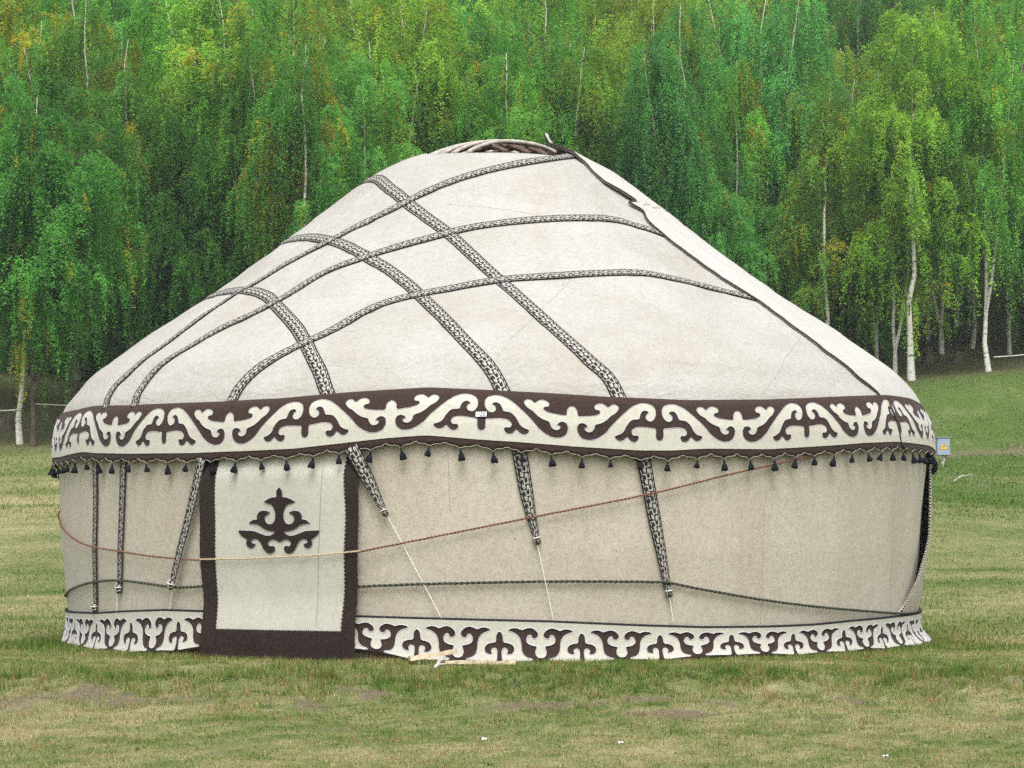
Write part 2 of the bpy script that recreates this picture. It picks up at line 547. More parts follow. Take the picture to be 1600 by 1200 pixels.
def m_bare(x, y):
    wx = x + 0.5 * (fbm(x * 1.7, y * 1.7, 23, 3) - 0.5); wy = y + 0.5 * (fbm(x * 1.7 + 9, y * 1.7, 24, 3) - 0.5)
    bank = np.exp(-((y - 12.75) / 0.50) ** 2)
    a = 0.85 * sstep(0.51, 0.67, fbm(wx * 2.6 + 5, wy * 6.0, 21, 5)) * bank
    trk = np.exp(-((y - 54.5 - 0.02 * x) / 0.8) ** 2) * sstep(0.42, 0.6, fbm(x * 0.5, y * 0.5, 33)) * sstep(-2, 6, x)
    spots = sstep(0.66, 0.74, fbm(wx * 2.3, wy * 4.2, 44, 5)) * 0.45
    return np.clip(a + trk + spots, 0, 1)

def m_dry(x, y):
    d = 0.56 - 0.10 * np.exp(-((y - 13.5) / 0.9) ** 2)
    d = np.where(y > 16, 0.50 - 0.24 * sstep(34, 56, y), d)
    d = d + 0.22 * sstep(0, -10, x) * sstep(20, 40, y) - 0.24 * sstep(2, 9, x) * sstep(26, 50, y)
    near = sstep(20, 15, y)
    d = d + (fbm(x * 0.8, y * 1.1, 55) - 0.5) * 0.8 + near * ((fbm(x * 5.5, y * 7, 57, 3) - 0.5) * 0.6 + (fbm(x * 16, y * 16, 59, 2) - 0.5) * 0.75)
    d = d + (1 - near) * (fbm(x * 0.35, y * 0.9, 58, 4) - 0.5) * 0.7
    return np.clip(d, 0, 1)

def m_wood(x, y):
    edge = 67.5 - 11.5 * sstep(2, -8, x)
    return sstep(-1.0, 0.6, y - edge + (fbm(x * 0.7, y * 0.7, 61) - 0.5) * 1.5)

def spaced(lo, hi, d0, lo0, hi0, growth):
    """dense between lo0 and hi0, growing outside"""
    a = list(np.arange(lo0, hi0, d0))
    s, v = d0, a[-1]
    while v < hi:
        s *= growth; v += s; a.append(min(v, hi))
    s, v = d0, a[0]
    while v > lo:
        s *= growth; v -= s; a.insert(0, max(v, lo))
    return np.array(a)

gx = spaced(-110, 110, 0.09, -5.2, 5.2, 1.045)
gy = spaced(-40, 150, 0.08, 9.4, 15.2, 1.03)
GX, GY = np.meshgrid(gx, gy)
GZ = hgt(GX, GY)
nx_, ny_ = len(gx), len(gy)
ii, jj = np.meshgrid(np.arange(nx_ - 1), np.arange(ny_ - 1))
a = (jj * nx_ + ii).ravel()
gf = np.stack([a, a + 1, a + 1 + nx_, a + nx_], 1)
gv = np.stack([GX.ravel(), GY.ravel(), GZ.ravel()], 1)
ground = obj('ground', gv, gf, M['ground'], None, True, None,
             {"dry": m_dry(gv[:, 0], gv[:, 1]), "bare": m_bare(gv[:, 0], gv[:, 1]), "wood": m_wood(gv[:, 0], gv[:, 1])})
tag(ground, "sloping grazed meadow rising into a wooded hillside", "ground", kind="structure")

def ground_z(x, y):
    return float(hgt(np.array([x]), np.array([y]))[0])

# ------------------------------------------------------------------ yurt surface
_pz = [-0.1, 0.0, 0.23, 0.7, 1.24, 1.5, 1.62, 1.74, 1.93, 2.0, 2.32, 2.67, 3.02, 3.44, 3.56, 3.66, 3.72, 3.80]
_pr = [3.165, 3.175, 3.205, 3.255, 3.29, 3.30, 3.285, 3.24, 3.10, 3.02, 2.57, 2.06, 1.60, 1.085, 0.93, 0.74, 0.56, 0.30]
_zz = np.linspace(-0.3, 4.0, 861)
_rr = np.interp(_zz, _pz, _pr)
_k = np.hanning(17); _k /= _k.sum()
_rr = np.convolve(np.pad(_rr, 8, mode='edge'), _k, mode='valid')

def R(phi, z):
    phi = np.asarray(phi, float); z = np.asarray(z, float)
    r = np.interp(z, _zz, _rr)
    rf = 1.6 * sstep(1.85, 2.2, z) * sstep(3.6, 3.2, z)
    wl = sstep(1.5, 1.2, z) * sstep(0.1, 0.3, z)
    r = r + rf * (0.030 * (fbm(phi * 4.2 + 9, z * 1.3, 71, 3) - 0.5) + 0.005 * np.abs(np.sin(phi * 27)) )
    r = r + rf * 0.022 * (fbm(phi * 5 + z * 5, z * 6 - phi * 4, 75, 4) - 0.5)
    rg = 1 - np.abs(2 * fbm(phi * 2.6 + z * 1.1 + 4, z * 2.4 - phi * 1.6, 77, 3) - 1)
    r = r + rf * 0.006 * sstep(0.70, 1.0, rg) * sstep(0.35, 0.6, fbm(phi * 1.7, z * 1.2, 78, 2))
    r = r + sstep(1.7, 1.9, z) * sstep(2.6, 2.1, z) * 0.05 * (fbm(phi * 6.5, z * 2.2 + phi, 73, 3) - 0.5)
    r = r + wl * (0.022 * (fbm(phi * 7 + 3, z * 0.7, 81, 3) - 0.5))
    return r

def S(phi, z, off=0.0):
    """point on the yurt's skin; phi = 0 faces the meadow side; off is measured along the normal"""
    phi = np.asarray(phi, float); z = np.asarray(z, float)
    r = R(phi, z)
    dr = (np.interp(z + 0.02, _zz, _rr) - np.interp(z - 0.02, _zz, _rr)) / 0.04
    l = 1 / np.sqrt(1 + dr * dr)
    rr = r + off * l
    zz = z - dr * l * off
    return np.stack([YC[0] + rr * np.sin(phi), YC[1] - rr * np.cos(phi), zz], -1)

def nrm(phi, z):
    phi = np.asarray(phi, float); z = np.asarray(z, float)
    dr = (np.interp(z + 0.02, _zz, _rr) - np.interp(z - 0.02, _zz, _rr)) / 0.04
    l = 1 / np.sqrt(1 + dr * dr)
    return np.stack([np.sin(phi) * l, -np.cos(phi) * l, -dr * l], -1)

_cp, _sp = math.cos(PITCH), math.sin(PITCH)
def measure(pts, off=0.0):
    """photo measurements -> (phi, z) on the yurt's skin"""
    pts = np.asarray(pts, float)
    cx = (pts[:, 0] - 800) / F_PX; cyv = (600 - pts[:, 1]) / F_PX
    d = np.stack([cx, _cp - cyv * _sp, _sp + cyv * _cp], 1)
    d = d / d[:, 1:2]
    ts = np.arange(13.2, 18.4, 0.02)
    P = d[:, None, :] * ts[None, :, None] + np.array([0, 0, CAM_Z])
    dx = P[..., 0] - YC[0]; dy = YC[1] - P[..., 1]
    ph = np.arctan2(dx, dy)
    f = np.hypot(dx, dy) - R(ph, P[..., 2]) - off
    out = []
    for i in range(len(pts)):
        k = np.where(f[i] < 0)[0]
        if len(k) and k[0] > 0:
            j = k[0]; a = f[i, j - 1] / (f[i, j - 1] - f[i, j] + 1e-12)
            p = P[i, j - 1] * (1 - a) + P[i, j] * a
        else:
            p = P[i, int(np.argmin(f[i]))]
        out.append((math.atan2(p[0] - YC[0], YC[1] - p[1]), p[2]))
    return np.array(out)

def curve_of(pts, off=0.0):
    """z as a function of phi, from a measured left-to-right line"""
    q = measure(pts, off)
    q = q[np.argsort(q[:, 0])]
    zm = float(np.mean(q[:, 1]))
    ph = np.r_[-PI, q[0, 0] - 0.35, q[:, 0], q[-1, 0] + 0.35, PI]
    zz = np.r_[zm, zm, q[:, 1], zm, zm]
    dp = np.linspace(-PI, PI, 1441)
    dz = np.interp(dp, ph, zz)
    k = np.hanning(13); k /= k.sum()
    dz = np.convolve(np.pad(dz, 6, mode='edge'), k, mode='valid')
    return lambda p: np.interp(p, dp, dz)

yurt = empty('yurt', (YC[0], YC[1], 0.0))
tag(yurt, "large cream felt yurt with brown scrollwork bands, standing on the meadow", "yurt")
_yo = np.array([YC[0], YC[1], 0.0])

def ypart(name, verts, faces, mat, parent=None, smooth=True, uv=None, attrs=None):
    return obj(name, np.asarray(verts) - _yo, faces, mat, parent or yurt, smooth, uv, attrs)

def ypart_world(name, verts, faces, mat, parent=None, **k):
    return ypart(name, verts, faces, mat, parent, **k)

def sheet(name, P, Nn, th, mat, parent=None, wrap=False, uv=None, smooth=True):
    """felt sheet with thickness from an outer grid P[i,j] and its normals"""
    n, m = P.shape[:2]
    Q = P - Nn * th
    V = np.concatenate([P.reshape(-1, 3), Q.reshape(-1, 3)])
    o = n * m
    F = []
    ni = n if wrap else n - 1
    for i in range(ni):
        i2 = (i + 1) % n
        for j in range(m - 1):
            F.append((i * m + j, i2 * m + j, i2 * m + j + 1, i * m + j + 1))
            F.append((o + i * m + j + 1, o + i2 * m + j + 1, o + i2 * m + j, o + i * m + j))
        F.append((i2 * m, i * m, o + i * m, o + i2 * m))
        F.append((i * m + m - 1, i2 * m + m - 1, o + i2 * m + m - 1, o + i * m + m - 1))
    if not wrap:
        for j in range(m - 1):
            F.append((j, j + 1, o + j + 1, o + j))
            b0 = (n - 1) * m
            F.append((b0 + j + 1, b0 + j, o + b0 + j, o + b0 + j + 1))
    if uv is not None:
        uv = np.concatenate([uv.reshape(-1, 2), uv.reshape(-1, 2)])
    return ypart(name, V, F, mat, parent, smooth, uv)

def skin_sheet(name, PH, Z, off, th, mat, parent=None, wrap=False, uv=None):
    return sheet(name, S(PH, Z, off), nrm(PH, Z), th, mat, parent, wrap, uv)

# --- wall felts (the front one stops at a gap on the right, the rear one bulges there)
_gz_ = np.array([-0.05, 0.25, 0.5, 0.8, 1.0, 1.3, 1.75])
_g1 = np.array([1.07, 1.13, 1.25, 1.335, 1.345, 1.355, 1.37])
_g2 = np.array([1.08, 1.10, 1.20, 1.285, 1.30, 1.335, 1.36])
_gb = np.array([0.0, 0.0, 0.026, 0.046, 0.038, 0.012, 0.008])
zs = np.linspace(-0.02, 1.75, 56)
t = np.linspace(0, 1, 300)
e1 = np.interp(zs, _gz_, _g2) + 0.10
PH = -PI + t[:, None] * (e1[None, :] + PI)
Zg = np.broadcast_to(zs, PH.shape)
e2w = np.interp(zs, _gz_, _g2)
w_front = skin_sheet('wall_felt', PH, Zg, -0.016 * np.interp(zs, _gz_, _gb / 0.046)[None, :] * sstep(-0.085, 0.03, PH - e2w[None, :]) - 0.012 * sstep(-0.03, 0.03, PH - e2w[None, :]), 0.014, M['wall'])
t = np.linspace(0, 1, 110)
e2 = np.interp(zs, _gz_, _g2)
PH = e2[None, :] + t[:, None] * (PI - 0.0 - e2[None, :])
Zg = np.broadcast_to(zs, PH.shape)
bul = np.interp(zs, _gz_, _gb)
OFF = 0.012 * sstep(0.2, 0.4, zs)[None, :] + (bul[None, :]) * np.exp(-((PH - e2[None, :]) / 0.16) ** 2)
w_rear = skin_sheet('rear_wall_felt', PH, Zg, OFF, 0.012, M['wall'])
w_rear["label"] = "loose rear wall felt bulging away from a dark gap"
ed = S(e2[9:46], zs[9:46], 0.008 + bul[9:46])
ed = resample(ed, 0.012)
v_, f_ = tube_arrays(ed, 0.0065, 6)
uvv = np.repeat(np.stack([np.arange(len(ed)) * 0.012, np.zeros(len(ed))], 1), 6, axis=0)
ypart('stitched_edge', v_, f_, M['dash'], w_rear, uv=uvv)

# --- roof felt
top_z = lambda p: 3.628 + 0.082 * sstep(0.55, 1.35, np.abs(p)) + 0.02 * sstep(-0.1, -0.7, p)
PHI = np.linspace(-PI, PI, 600, endpoint=False)
tt = np.linspace(0, 1, 130)
ZZ = 1.62 + tt[None, :] * (top_z(PHI)[:, None] - 1.62)
PHg = np.broadcast_to(PHI[:, None], ZZ.shape)
roof = skin_sheet('roof_felt', PHg, ZZ, 0.016, 0.014, M['roof'], wrap=True)

# --- overlapping roof felt on the right, with its dark edge
edge_px = [(885, 230), (893, 243), (905, 253), (925, 270), (945, 290), (980, 321), (996, 322), (1006, 334), (1014, 350), (1032, 366), (1080, 404), (1130, 440),
           (1190, 477), (1240, 515), (1290, 553), (1340, 592), (1372, 616), (1384, 632)]
em = measure(edge_px[2:], 0.03)
em = em[np.argsort(em[:, 1])]
zs = np.linspace(1.62, 3.74, 110)
eph = np.interp(zs, em[:, 1], em[:, 0])
eph[zs > em[-1, 1]] = em[-1, 0] + (zs[zs > em[-1, 1]] - em[-1, 1]) * 0.9
t = np.linspace(0, 1, 120) ** 1.4
PH = eph[None, :] + t[:, None] * (PI - eph[None, :])
Zg = np.broadcast_to(zs, PH.shape)
lift = 0.020 * np.exp(-((zs - 3.30) / 0.10) ** 2) + 0.03 * sstep(3.50, 3.74, zs)
OFF = (0.020 + 0.014 * sstep(1.70, 1.84, zs))[None, :] + lift[None, :] * np.exp(-((PH - eph[None, :]) / 0.22) ** 2)
roof_over = skin_sheet('overlap_felt', PH, Zg, OFF, 0.012, M['roof2'])
roof_over["label"] = "bright overlapping roof felt down the right side with a dark rolled edge"
ep = S(eph, zs, 0.020 + 0.014 * sstep(1.70, 1.84, zs) + lift)[5:]
ep = resample(ep, 0.02)
tip = ep[-1] + np.array([[-0.01, -0.005, 0.02], [-0.03, 0.0, 0.055], [-0.035, 0.0, 0.085]])
ep = np.vstack([ep, tip])
v_, f_ = tube_arrays(ep, np.r_[np.full(len(ep) - 3, 0.0075), 0.008, 0.008, 0.005], 6)
ypart('edge_cord', v_, f_, M['edgecord'], roof_over)
# turned-up corner of the felt at the crown
cr = []
for k, q in enumerate(ep[-7:]):
    cr.append([q, q + np.array([0.055 - 0.004 * k, 0.03, -0.012]), q + np.array([0.10 - 0.011 * k, 0.07, -0.032])])
cr = np.array(cr)
cn = np.zeros_like(cr); cn[...] = (0.3, -0.8, 0.5)
sheet('turned_corner', cr, cn / np.linalg.norm(cn[0, 0]), 0.010, M['roof2'], roof_over)

# --- thin seams in the felts
for px in ([(892, 440), (850, 482), (800, 530), (778, 560)], [(758, 582), (752, 600)], [(1252, 528), (1225, 565), (1190, 618)], [(702, 322), (790, 330), (870, 344)],
           [(1302, 588), (1305, 612)], [(560, 520), (505, 522), (455, 560)]):
    q = measure(px, 0.016); q = resample(q, 0.02)
    P = S(q[:, 0], q[:, 1], 0.0165)
    v_, f_ = tube_arrays(P, 0.0012, 4)
    ypart('seam', v_, f_, M['seam'], roof)
for px in ([(1197, 735), (1193, 850), (1188, 976)], [(1395, 730), (1394, 850), (1390, 960)], [(700, 705), (703, 800)]):
    q = measure(px, 0.0); q = resample(q, 0.02)
    v_, f_ = tube_arrays(S(q[:, 0], q[:, 1], -0.0002), 0.0014, 4)
    ypart('seam', v_, f_, M['seam'], w_front)

# --- upper decorated band
zt = curve_of([(98, 645), (120, 640), (145, 634), (200, 633), (330, 628), (440, 622), (540, 613), (670, 605), (760, 609), (840, 613), (950, 620), (1075, 625),
               (1200, 624), (1250, 622), (1320, 619), (1380, 617), (1415, 622), (1431, 628)], 0.035)
zc = curve_of([(82, 716), (95, 714), (130, 706), (150, 708), (200, 709), (300, 708), (400, 704), (460, 701), (540, 692), (600, 685), (665, 680), (750, 687),
               (800, 690), (900, 698), (1000, 704), (1050, 704), (1100, 701), (1200, 702), (1300, 696), (1350, 692), (1400, 690), (1453, 697)], 0.045)
tas_px = [(84, 727), (90, 727), (97.5, 727), (107, 726), (118, 724), (134, 722), (153, 725), (176, 726), (203, 729), (228, 727), (262, 727), (292, 724), (330, 727), (369, 725),
          (407, 725), (447, 721), (490, 716), (530, 713), (580, 709), (626, 705), (671, 699), (719, 703), (770, 710), (815, 709), (861, 713), (909, 719), (953, 719), (1001, 721),
          (1043, 724), (1090, 718), (1131, 719), (1172, 719), (1210, 718), (1244, 720), (1273, 719), (1304, 715), (1331, 711), (1355, 712), (1377, 708), (1394, 708),
          (1411, 702), (1425.5, 707), (1436, 707), (1446, 708), (1455, 706)]
tas = measure([(x, y - 8) for x, y in tas_px], 0.05)
tas = tas[np.argsort(tas[:, 0])]
tphi = list(tas[:, 0])
# regular tassels round the unseen back
gap = (2 * PI - (tphi[-1] - tphi[0])); nb = int(round(gap / 0.055))
back_phi = [tphi[-1] + gap * (k + 1) / nb for k in range(nb - 1)]
all_t = np.array(tphi + back_phi)

def scallop(phi):
    p = np.where(phi < all_t[0], phi + 2 * PI, phi)
    at = np.r_[all_t, all_t[0] + 2 * PI]
    i = np.clip(np.searchsorted(at, p, side='right') - 1, 0, len(at) - 2)
    f = (p - at[i]) / (at[i + 1] - at[i])
    q = np.abs(1 - 2 * f)
    return 0.5 + 0.5 * np.sign(2 * q - 1) * np.abs(2 * q - 1) ** 2.8

def band_off(v):
    return 0.030 + 0.016 * v

BROWN_H = 0.048
NB = 1080
PHI = np.linspace(-PI, PI, NB, endpoint=False)
zt_, zc_ = zt(PHI), zc(PHI)
zbot = zc_ - BROWN_H + 0.022 - 0.042 * scallop(PHI)
rows = [0.0, 0.14, 0.28, 0.42, 0.56, 0.70, 0.85, 1.0]
Zr = [zt_ + (zc_ - zt_) * r_ for r_ in rows] + [zc_ + (zbot - zc_) * 0.5, zbot]
Zr = np.stack(Zr, 1)
Vv = np.r_[rows, 1.07, 1.14]
PHg = np.broadcast_to(PHI[:, None], Zr.shape)
def band_S(phi, z, v, extra=0.0):
    phi = np.asarray(phi); z = np.asarray(z)
    r = R(phi, np.clip(z, 0, 1.55)) * 0 + np.interp(np.clip(z, 0, 1.74), _zz, _rr) + band_off(v) + extra
    r = r + 0.012 * (fbm(phi * 9, phi * 0 + 1.0, 91, 3) - 0.5)
    # the felt falls straight from the shoulder
    return np.stack([YC[0] + r * np.sin(phi), YC[1] - r * np.cos(phi), z], -1)
Pb = band_S(PHg, Zr, Vv[None, :])
Nb = np.stack([np.sin(PHg), -np.cos(PHg), np.zeros_like(PHg)], -1)
band = sheet('upper_band', Pb, Nb, 0.008, M['brown'], wrap=True)
band["label"] = "wide brown felt band with cream scrolls and dark tassels"
pp = band_S(PHI, zbot - 0.002, 1.14, 0.001)
pp = np.vstack([pp, pp[:1]])
v_, f_ = tube_arrays(pp, 0.0024, 4, False)
ypart('scallop_cord', v_, f_, M['piping'], band)

# scroll outline, one half repeat from the arch centre to the bud centre
_a8 = [(740, 663), (704, 648), (684, 605), (683, 520), (640, 510), (560, 495), (480, 485), (410, 488), (365, 505), (348, 535), (356, 564), (385, 580), (415, 574), (441, 588),
       (445, 608), (430, 640), (390, 658), (345, 650), (312, 625), (290, 598), (268, 602), (245, 625), (195, 640), (145, 625), (117, 592), (120, 570), (150, 565), (200, 550),
       (240, 520), (270, 470), (310, 425), (355, 395), (420, 390), (455, 386), (470, 345), (500, 305), (550, 292), (588, 308), (600, 330), (570, 340), (551, 370), (560, 400),
       (590, 420), (630, 422), (670, 395), (692, 350), (690, 295), (660, 250), (600, 222), (520, 210), (440, 220), (350, 255), (250, 320), (150, 395), (60, 480)]
_a4 = [(880 + x / 2, 40 + y / 2) for x, y in _a8]
_a4 += [(880, 315), (840, 346), (790, 370), (740, 375), (705, 362), (686, 332), (688, 300), (705, 283), (730, 279), (750, 289), (757, 301), (738, 306), (738, 320), (760, 328),
        (785, 320), (800, 300), (806, 280), (850, 262), (885, 240), (915, 212), (948, 193), (970, 166), (955, 148), (925, 148), (900, 167), (865, 150), (830, 154), (808, 170),
        (811, 188), (835, 189), (846, 200), (835, 215), (800, 228), (750, 238), (702, 245), (690, 237), (687, 215), (675, 198), (655, 192)]
_half = [((1250 - x) / 595.0, (y - (97 + 0.075 * abs(x - 940))) / 305.0) for x, y in _a4]
_half[0] = (0.0, _half[0][1]); _half[-1] = (1.0, _half[-1][1])
UP_W, UP_H = 0.572, 0.305
half = catmull([(u * UP_W, v * UP_H) for u, v in _half], 3)

def cdt_fill(outline, step):
    """triangulate a closed outline with interior points -> verts2d, tris, boundary index list"""
    O = np.asarray(outline)
    mn, mx = O.min(0), O.max(0)
    gx_ = np.arange(mn[0] + step / 2, mx[0], step); gy_ = np.arange(mn[1] + step / 2, mx[1], step)
    inner = []
    x0, y0 = O[:, 0], O[:, 1]; x1, y1 = np.roll(x0, -1), np.roll(y0, -1)
    for gx1 in gx_:
        for gy1 in gy_:
            c = ((y0 > gy1) != (y1 > gy1)) & (gx1 < (x1 - x0) * (gy1 - y0) / (y1 - y0 + 1e-15) + x0)
            if c.sum() % 2 and np.min(np.hypot(x0 - gx1, y0 - gy1)) > step * 0.3:
                inner.append((gx1, gy1))
    n = len(O)
    vin = [Vector(p) for p in O.tolist()] + [Vector(p) for p in inner]
    ein = [(i, (i + 1) % n) for i in range(n)]
    vo, eo, fo, ov, oe, of = geometry.delaunay_2d_cdt(vin, ein, [], 1, 1e-6)
    vo = np.array([tuple(v) for v in vo])
    return vo, [tuple(f) for f in fo]

def applique(name, outline, mapf, mat, parent, th=0.006, step=0.05, ccw_out=True):
    """felt piece: outline in local metres, mapf(xy, lift)->world"""
    v2, tris = cdt_fill(outline, step)
    top = mapf(v2, th)
    bot = mapf(v2, -0.002)
    n = len(v2)
    V = np.vstack([top, bot])
    F = []
    cnt = {}
    for tr in tris:
        A = v2[list(tr)]
        ar = (A[1, 0] - A[0, 0]) * (A[2, 1] - A[0, 1]) - (A[2, 0] - A[0, 0]) * (A[1, 1] - A[0, 1])
        tr = tr if (ar > 0) == ccw_out else tr[::-1]
        F.append(tr)
        for i in range(3):
            e = (tr[i], tr[(i + 1) % 3])
            cnt[e] = cnt.get(e, 0) + 1
    for (p, q) in list(cnt):
        if (q, p) not in cnt:
            F.append((q, p, n + p, n + q))
    return ypart(name, V, F, mat, parent, smooth=False)

PER = 0.3435
arch0 = float(measure([(752, 650)], 0.045)[0, 0])
n_rep = 18
full = np.vstack([(half * np.array([-1, 1]))[::-1], half[1:]])
poly = np.vstack([full, [[UP_W, UP_H * 0.997], [-UP_W, UP_H * 0.997]]])
# even bottom points so the piece bends with the band
bx = np.linspace(UP_W, -UP_W, 30)
sy_ = np.linspace(half[-1, 1], UP_H, 9)[1:-1]
poly = np.vstack([full, np.stack([np.full(7, UP_W), sy_], 1), np.stack([bx, np.full(30, UP_H)], 1), np.stack([np.full(7, -UP_W), sy_[::-1]], 1)])
for k in range(n_rep):
    pc = arch0 + (k - 6) * PER
    per = PER if k < n_rep - 1 else 2 * PI - PER * (n_rep - 1)
    if k == n_rep - 1:
        pc = arch0 + (k - 6) * PER - PER / 2 + per / 2
    def mp(xy, lift, pc=pc, per=per):
        ph = pc + xy[:, 0] / UP_W * per / 2
        phw = (ph + PI) % (2 * PI) - PI
        v = xy[:, 1] / UP_H
        z = zt(phw) + (zc(phw) - zt(phw)) * v
        return band_S(phw, z, v, lift)
    sc = applique('felt_scroll', poly, mp, M['cream'], band, 0.004, 0.05, ccw_out=False)
    ln = resample(mp(full, 0.0035), 0.012)
    v_, f_ = tube_arrays(ln, 0.0026, 4, False)
    ypart('stitch_line', v_, f_, M['stitch'], band)

# tassels
def tassel_mesh():
    prof = [(0.0, 0.0), (0.0035, -0.001), (0.0035, -0.010), (0.0075, -0.013), (0.0075, -0.019), (0.0055, -0.022), (0.013, -0.032), (0.019, -0.048), (0.021, -0.060), (0.012, -0.063), (0.0, -0.060)]
    sides = 10
    V = []
    for k, (r, z) in enumerate(prof):
        for j in range(sides):
            a = 2 * PI * j / sides
            rr = r * (1 + (0.12 if j % 2 else -0.10) * (k > 5))
            V.append((rr * math.cos(a), rr * math.sin(a), z - (0.006 * random.random() if 6 < k < 10 else 0)))
    F = []
    for k in range(len(prof) - 1):
        for j in range(sides):
            j2 = (j + 1) % sides
            F.append((k * sides + j, k * sides + j2, (k + 1) * sides + j2, (k + 1) * sides + j))
    return mesh_data('tassel', np.array(V), F, True, mats=[M['tassel']])
tms = [tassel_mesh() for _ in range(4)]
for k, p in enumerate(all_t):
    pw = (p + PI) % (2 * PI) - PI
    zb = float(zc(pw)) - BROWN_H + 0.022 - 0.042
    q = band_S(np.array([pw]), np.array([zb + 0.002]), 1.14, 0.006)[0]
    o = link(bpy.data.objects.new('tassel', tms[k % 4]), band)
    o.location = q - _yo
    o.rotation_euler = (random.uniform(-.25, .25), random.uniform(-.25, .25), random.random() * 6)
    s_ = random.uniform(0.80, 1.15)
    o.scale = (s_, s_, s_ * random.uniform(0.92, 1.1))

# paper number tag pinned on the band
tg = measure([(743.5, 643.5), (760.5, 643.0), (760, 650.5), (743, 651.0)], 0.05)
Pt = band_S(tg[:, 0], tg[:, 1], 0.5, 0.012)
Vt = np.vstack([Pt, Pt + np.array([0, 0.002, 0])])
ptag = ypart('number_tag', Vt, [(3, 2, 1, 0), (4, 5, 6, 7), (0, 1, 5, 4), (1, 2, 6, 5), (2, 3, 7, 6), (3, 0, 4, 7)], M['paper'], band, smooth=False)
ptag["label"] = "small white paper tag reading 120"
fc = bpy.data.curves.new('tag_text', 'FONT'); fc.body = "120"; fc.size = 0.034; fc.align_x = 'CENTER'; fc.align_y = 'CENTER'; fc.shear = 0.2
to = bpy.data.objects.new('tag_text_tmp', fc); COL.objects.link(to)
bpy.context.view_layer.update()
tm = bpy.data.meshes.new_from_object(to.evaluated_get(bpy.context.evaluated_depsgraph_get()))
bpy.data.objects.remove(to)
c_ = Pt.mean(0)
ux = Pt[1] - Pt[0]; ux /= np.linalg.norm(ux); uz = Pt[0] - Pt[3]; uz /= np.linalg.norm(uz)
un = np.cross(ux, uz)
tv = np.array([v.co[:] for v in tm.vertices])
tw = c_ + tv[:, :1] * ux + tv[:, 1:2] * uz + un * 0.0015
ypart('printed_number', tw, [tuple(p.vertices) for p in tm.polygons], M['ink'], band, smooth=False)
# seam cord where the band's ends meet
q = measure([(1384, 618), (1394, 640), (1402, 660), (1406, 680), (1408, 692), (1416, 708)], 0.05)
q = resample(q, 0.015)
v_, f_ = tube_arrays(band_S(q[:, 0], q[:, 1], 0.5, 0.012), 0.006, 6)
ypart('lacing_cord', v_, f_, M['edgecord'], band)

# --- lower band (skirt)
lt = curve_of([(108, 957), (150, 959), (200, 956), (260, 954), (318, 956), (440, 960), (560, 964), (700, 968), (860, 972), (1000, 978), (1100, 981), (1200, 980), (1270, 977), (1330, 971),
               (1400, 964), (1441, 957)], 0.02)
lb = curve_of([(102, 1002), (130, 1013), (200, 1020), (240, 1022), (318, 1014), (440, 1012), (558, 1016), (600, 1023), (640, 1031), (700, 1036), (800, 1037), (930, 1036),
               (1030, 1032), (1140, 1024), (1250, 1024), (1330, 1018), (1400, 1012), (1450, 1002)], 0.05)
def low_S(phi, z, v, extra=0.0):
    r = np.interp(np.clip(z, 0.05, 1), _zz, _rr) + 0.022 + 0.050 * np.clip(v, 0, 1.1) ** 2.2 + extra
    r = r + (0.010 * (fbm(phi * 16, phi * 0 + 4.0, 95, 3) - 0.5)) * v
    r = r + 0.05 * sstep(0.9, 1.25, phi) * sstep(0.5, 1.0, v) - 0.02 * sstep(0.5, 0.0, np.abs(phi - 0.85)) * sstep(0.7, 1.0, v) * 0
    return np.stack([YC[0] + r * np.sin(phi), YC[1] - r * np.cos(phi), z], -1)
PHI = np.linspace(-PI, PI, 720, endpoint=False)
vr = np.linspace(0, 1, 9)
Zr = lt(PHI)[:, None] + (lb(PHI) - lt(PHI))[:, None] * vr[None, :]
PHg = np.broadcast_to(PHI[:, None], Zr.shape)
low = sheet('lower_band', low_S(PHg, Zr, np.broadcast_to(vr, Zr.shape)), np.stack([np.sin(PHg), -np.cos(PHg), 0 * PHg], -1), 0.007, M['brown'], wrap=True)
low["label"] = "cream skirt band with brown trefoil and goblet motifs at the foot"
LQ = [(1090, 196), (1068, 212), (1046, 255), (1042, 310), (1030, 350), (980, 358), (920, 375), (880, 410), (872, 450), (890, 490), (930, 508), (975, 506), (960, 480), (965, 445), (1000, 420),
      (1036, 424), (1055, 445), (1063, 485), (1060, 530), (1054, 585), (1044, 622), (1000, 630), (900, 622), (750, 612), (620, 608), (586, 594), (592, 574), (640, 560), (690, 545), (735, 500), (755, 430), (758, 370),
      (775, 300), (810, 245), (870, 205), (950, 175), (920, 155), (860, 145), (800, 155), (760, 175), (710, 155), (640, 138), (580, 155), (530, 195), (515, 235), (530, 270), (570, 285),
      (597, 272), (605, 240), (635, 228), (670, 245), (692, 290), (690, 340), (650, 375), (590, 395), (537, 405), (548, 440), (560, 490), (545, 535), (515, 563), (470, 572)]
LO_W, LO_H = 0.262, 0.232
lh = [((1090 - x) / 620.0 * LO_W, (y - 42) / 603.0 * LO_H) for x, y in LQ]
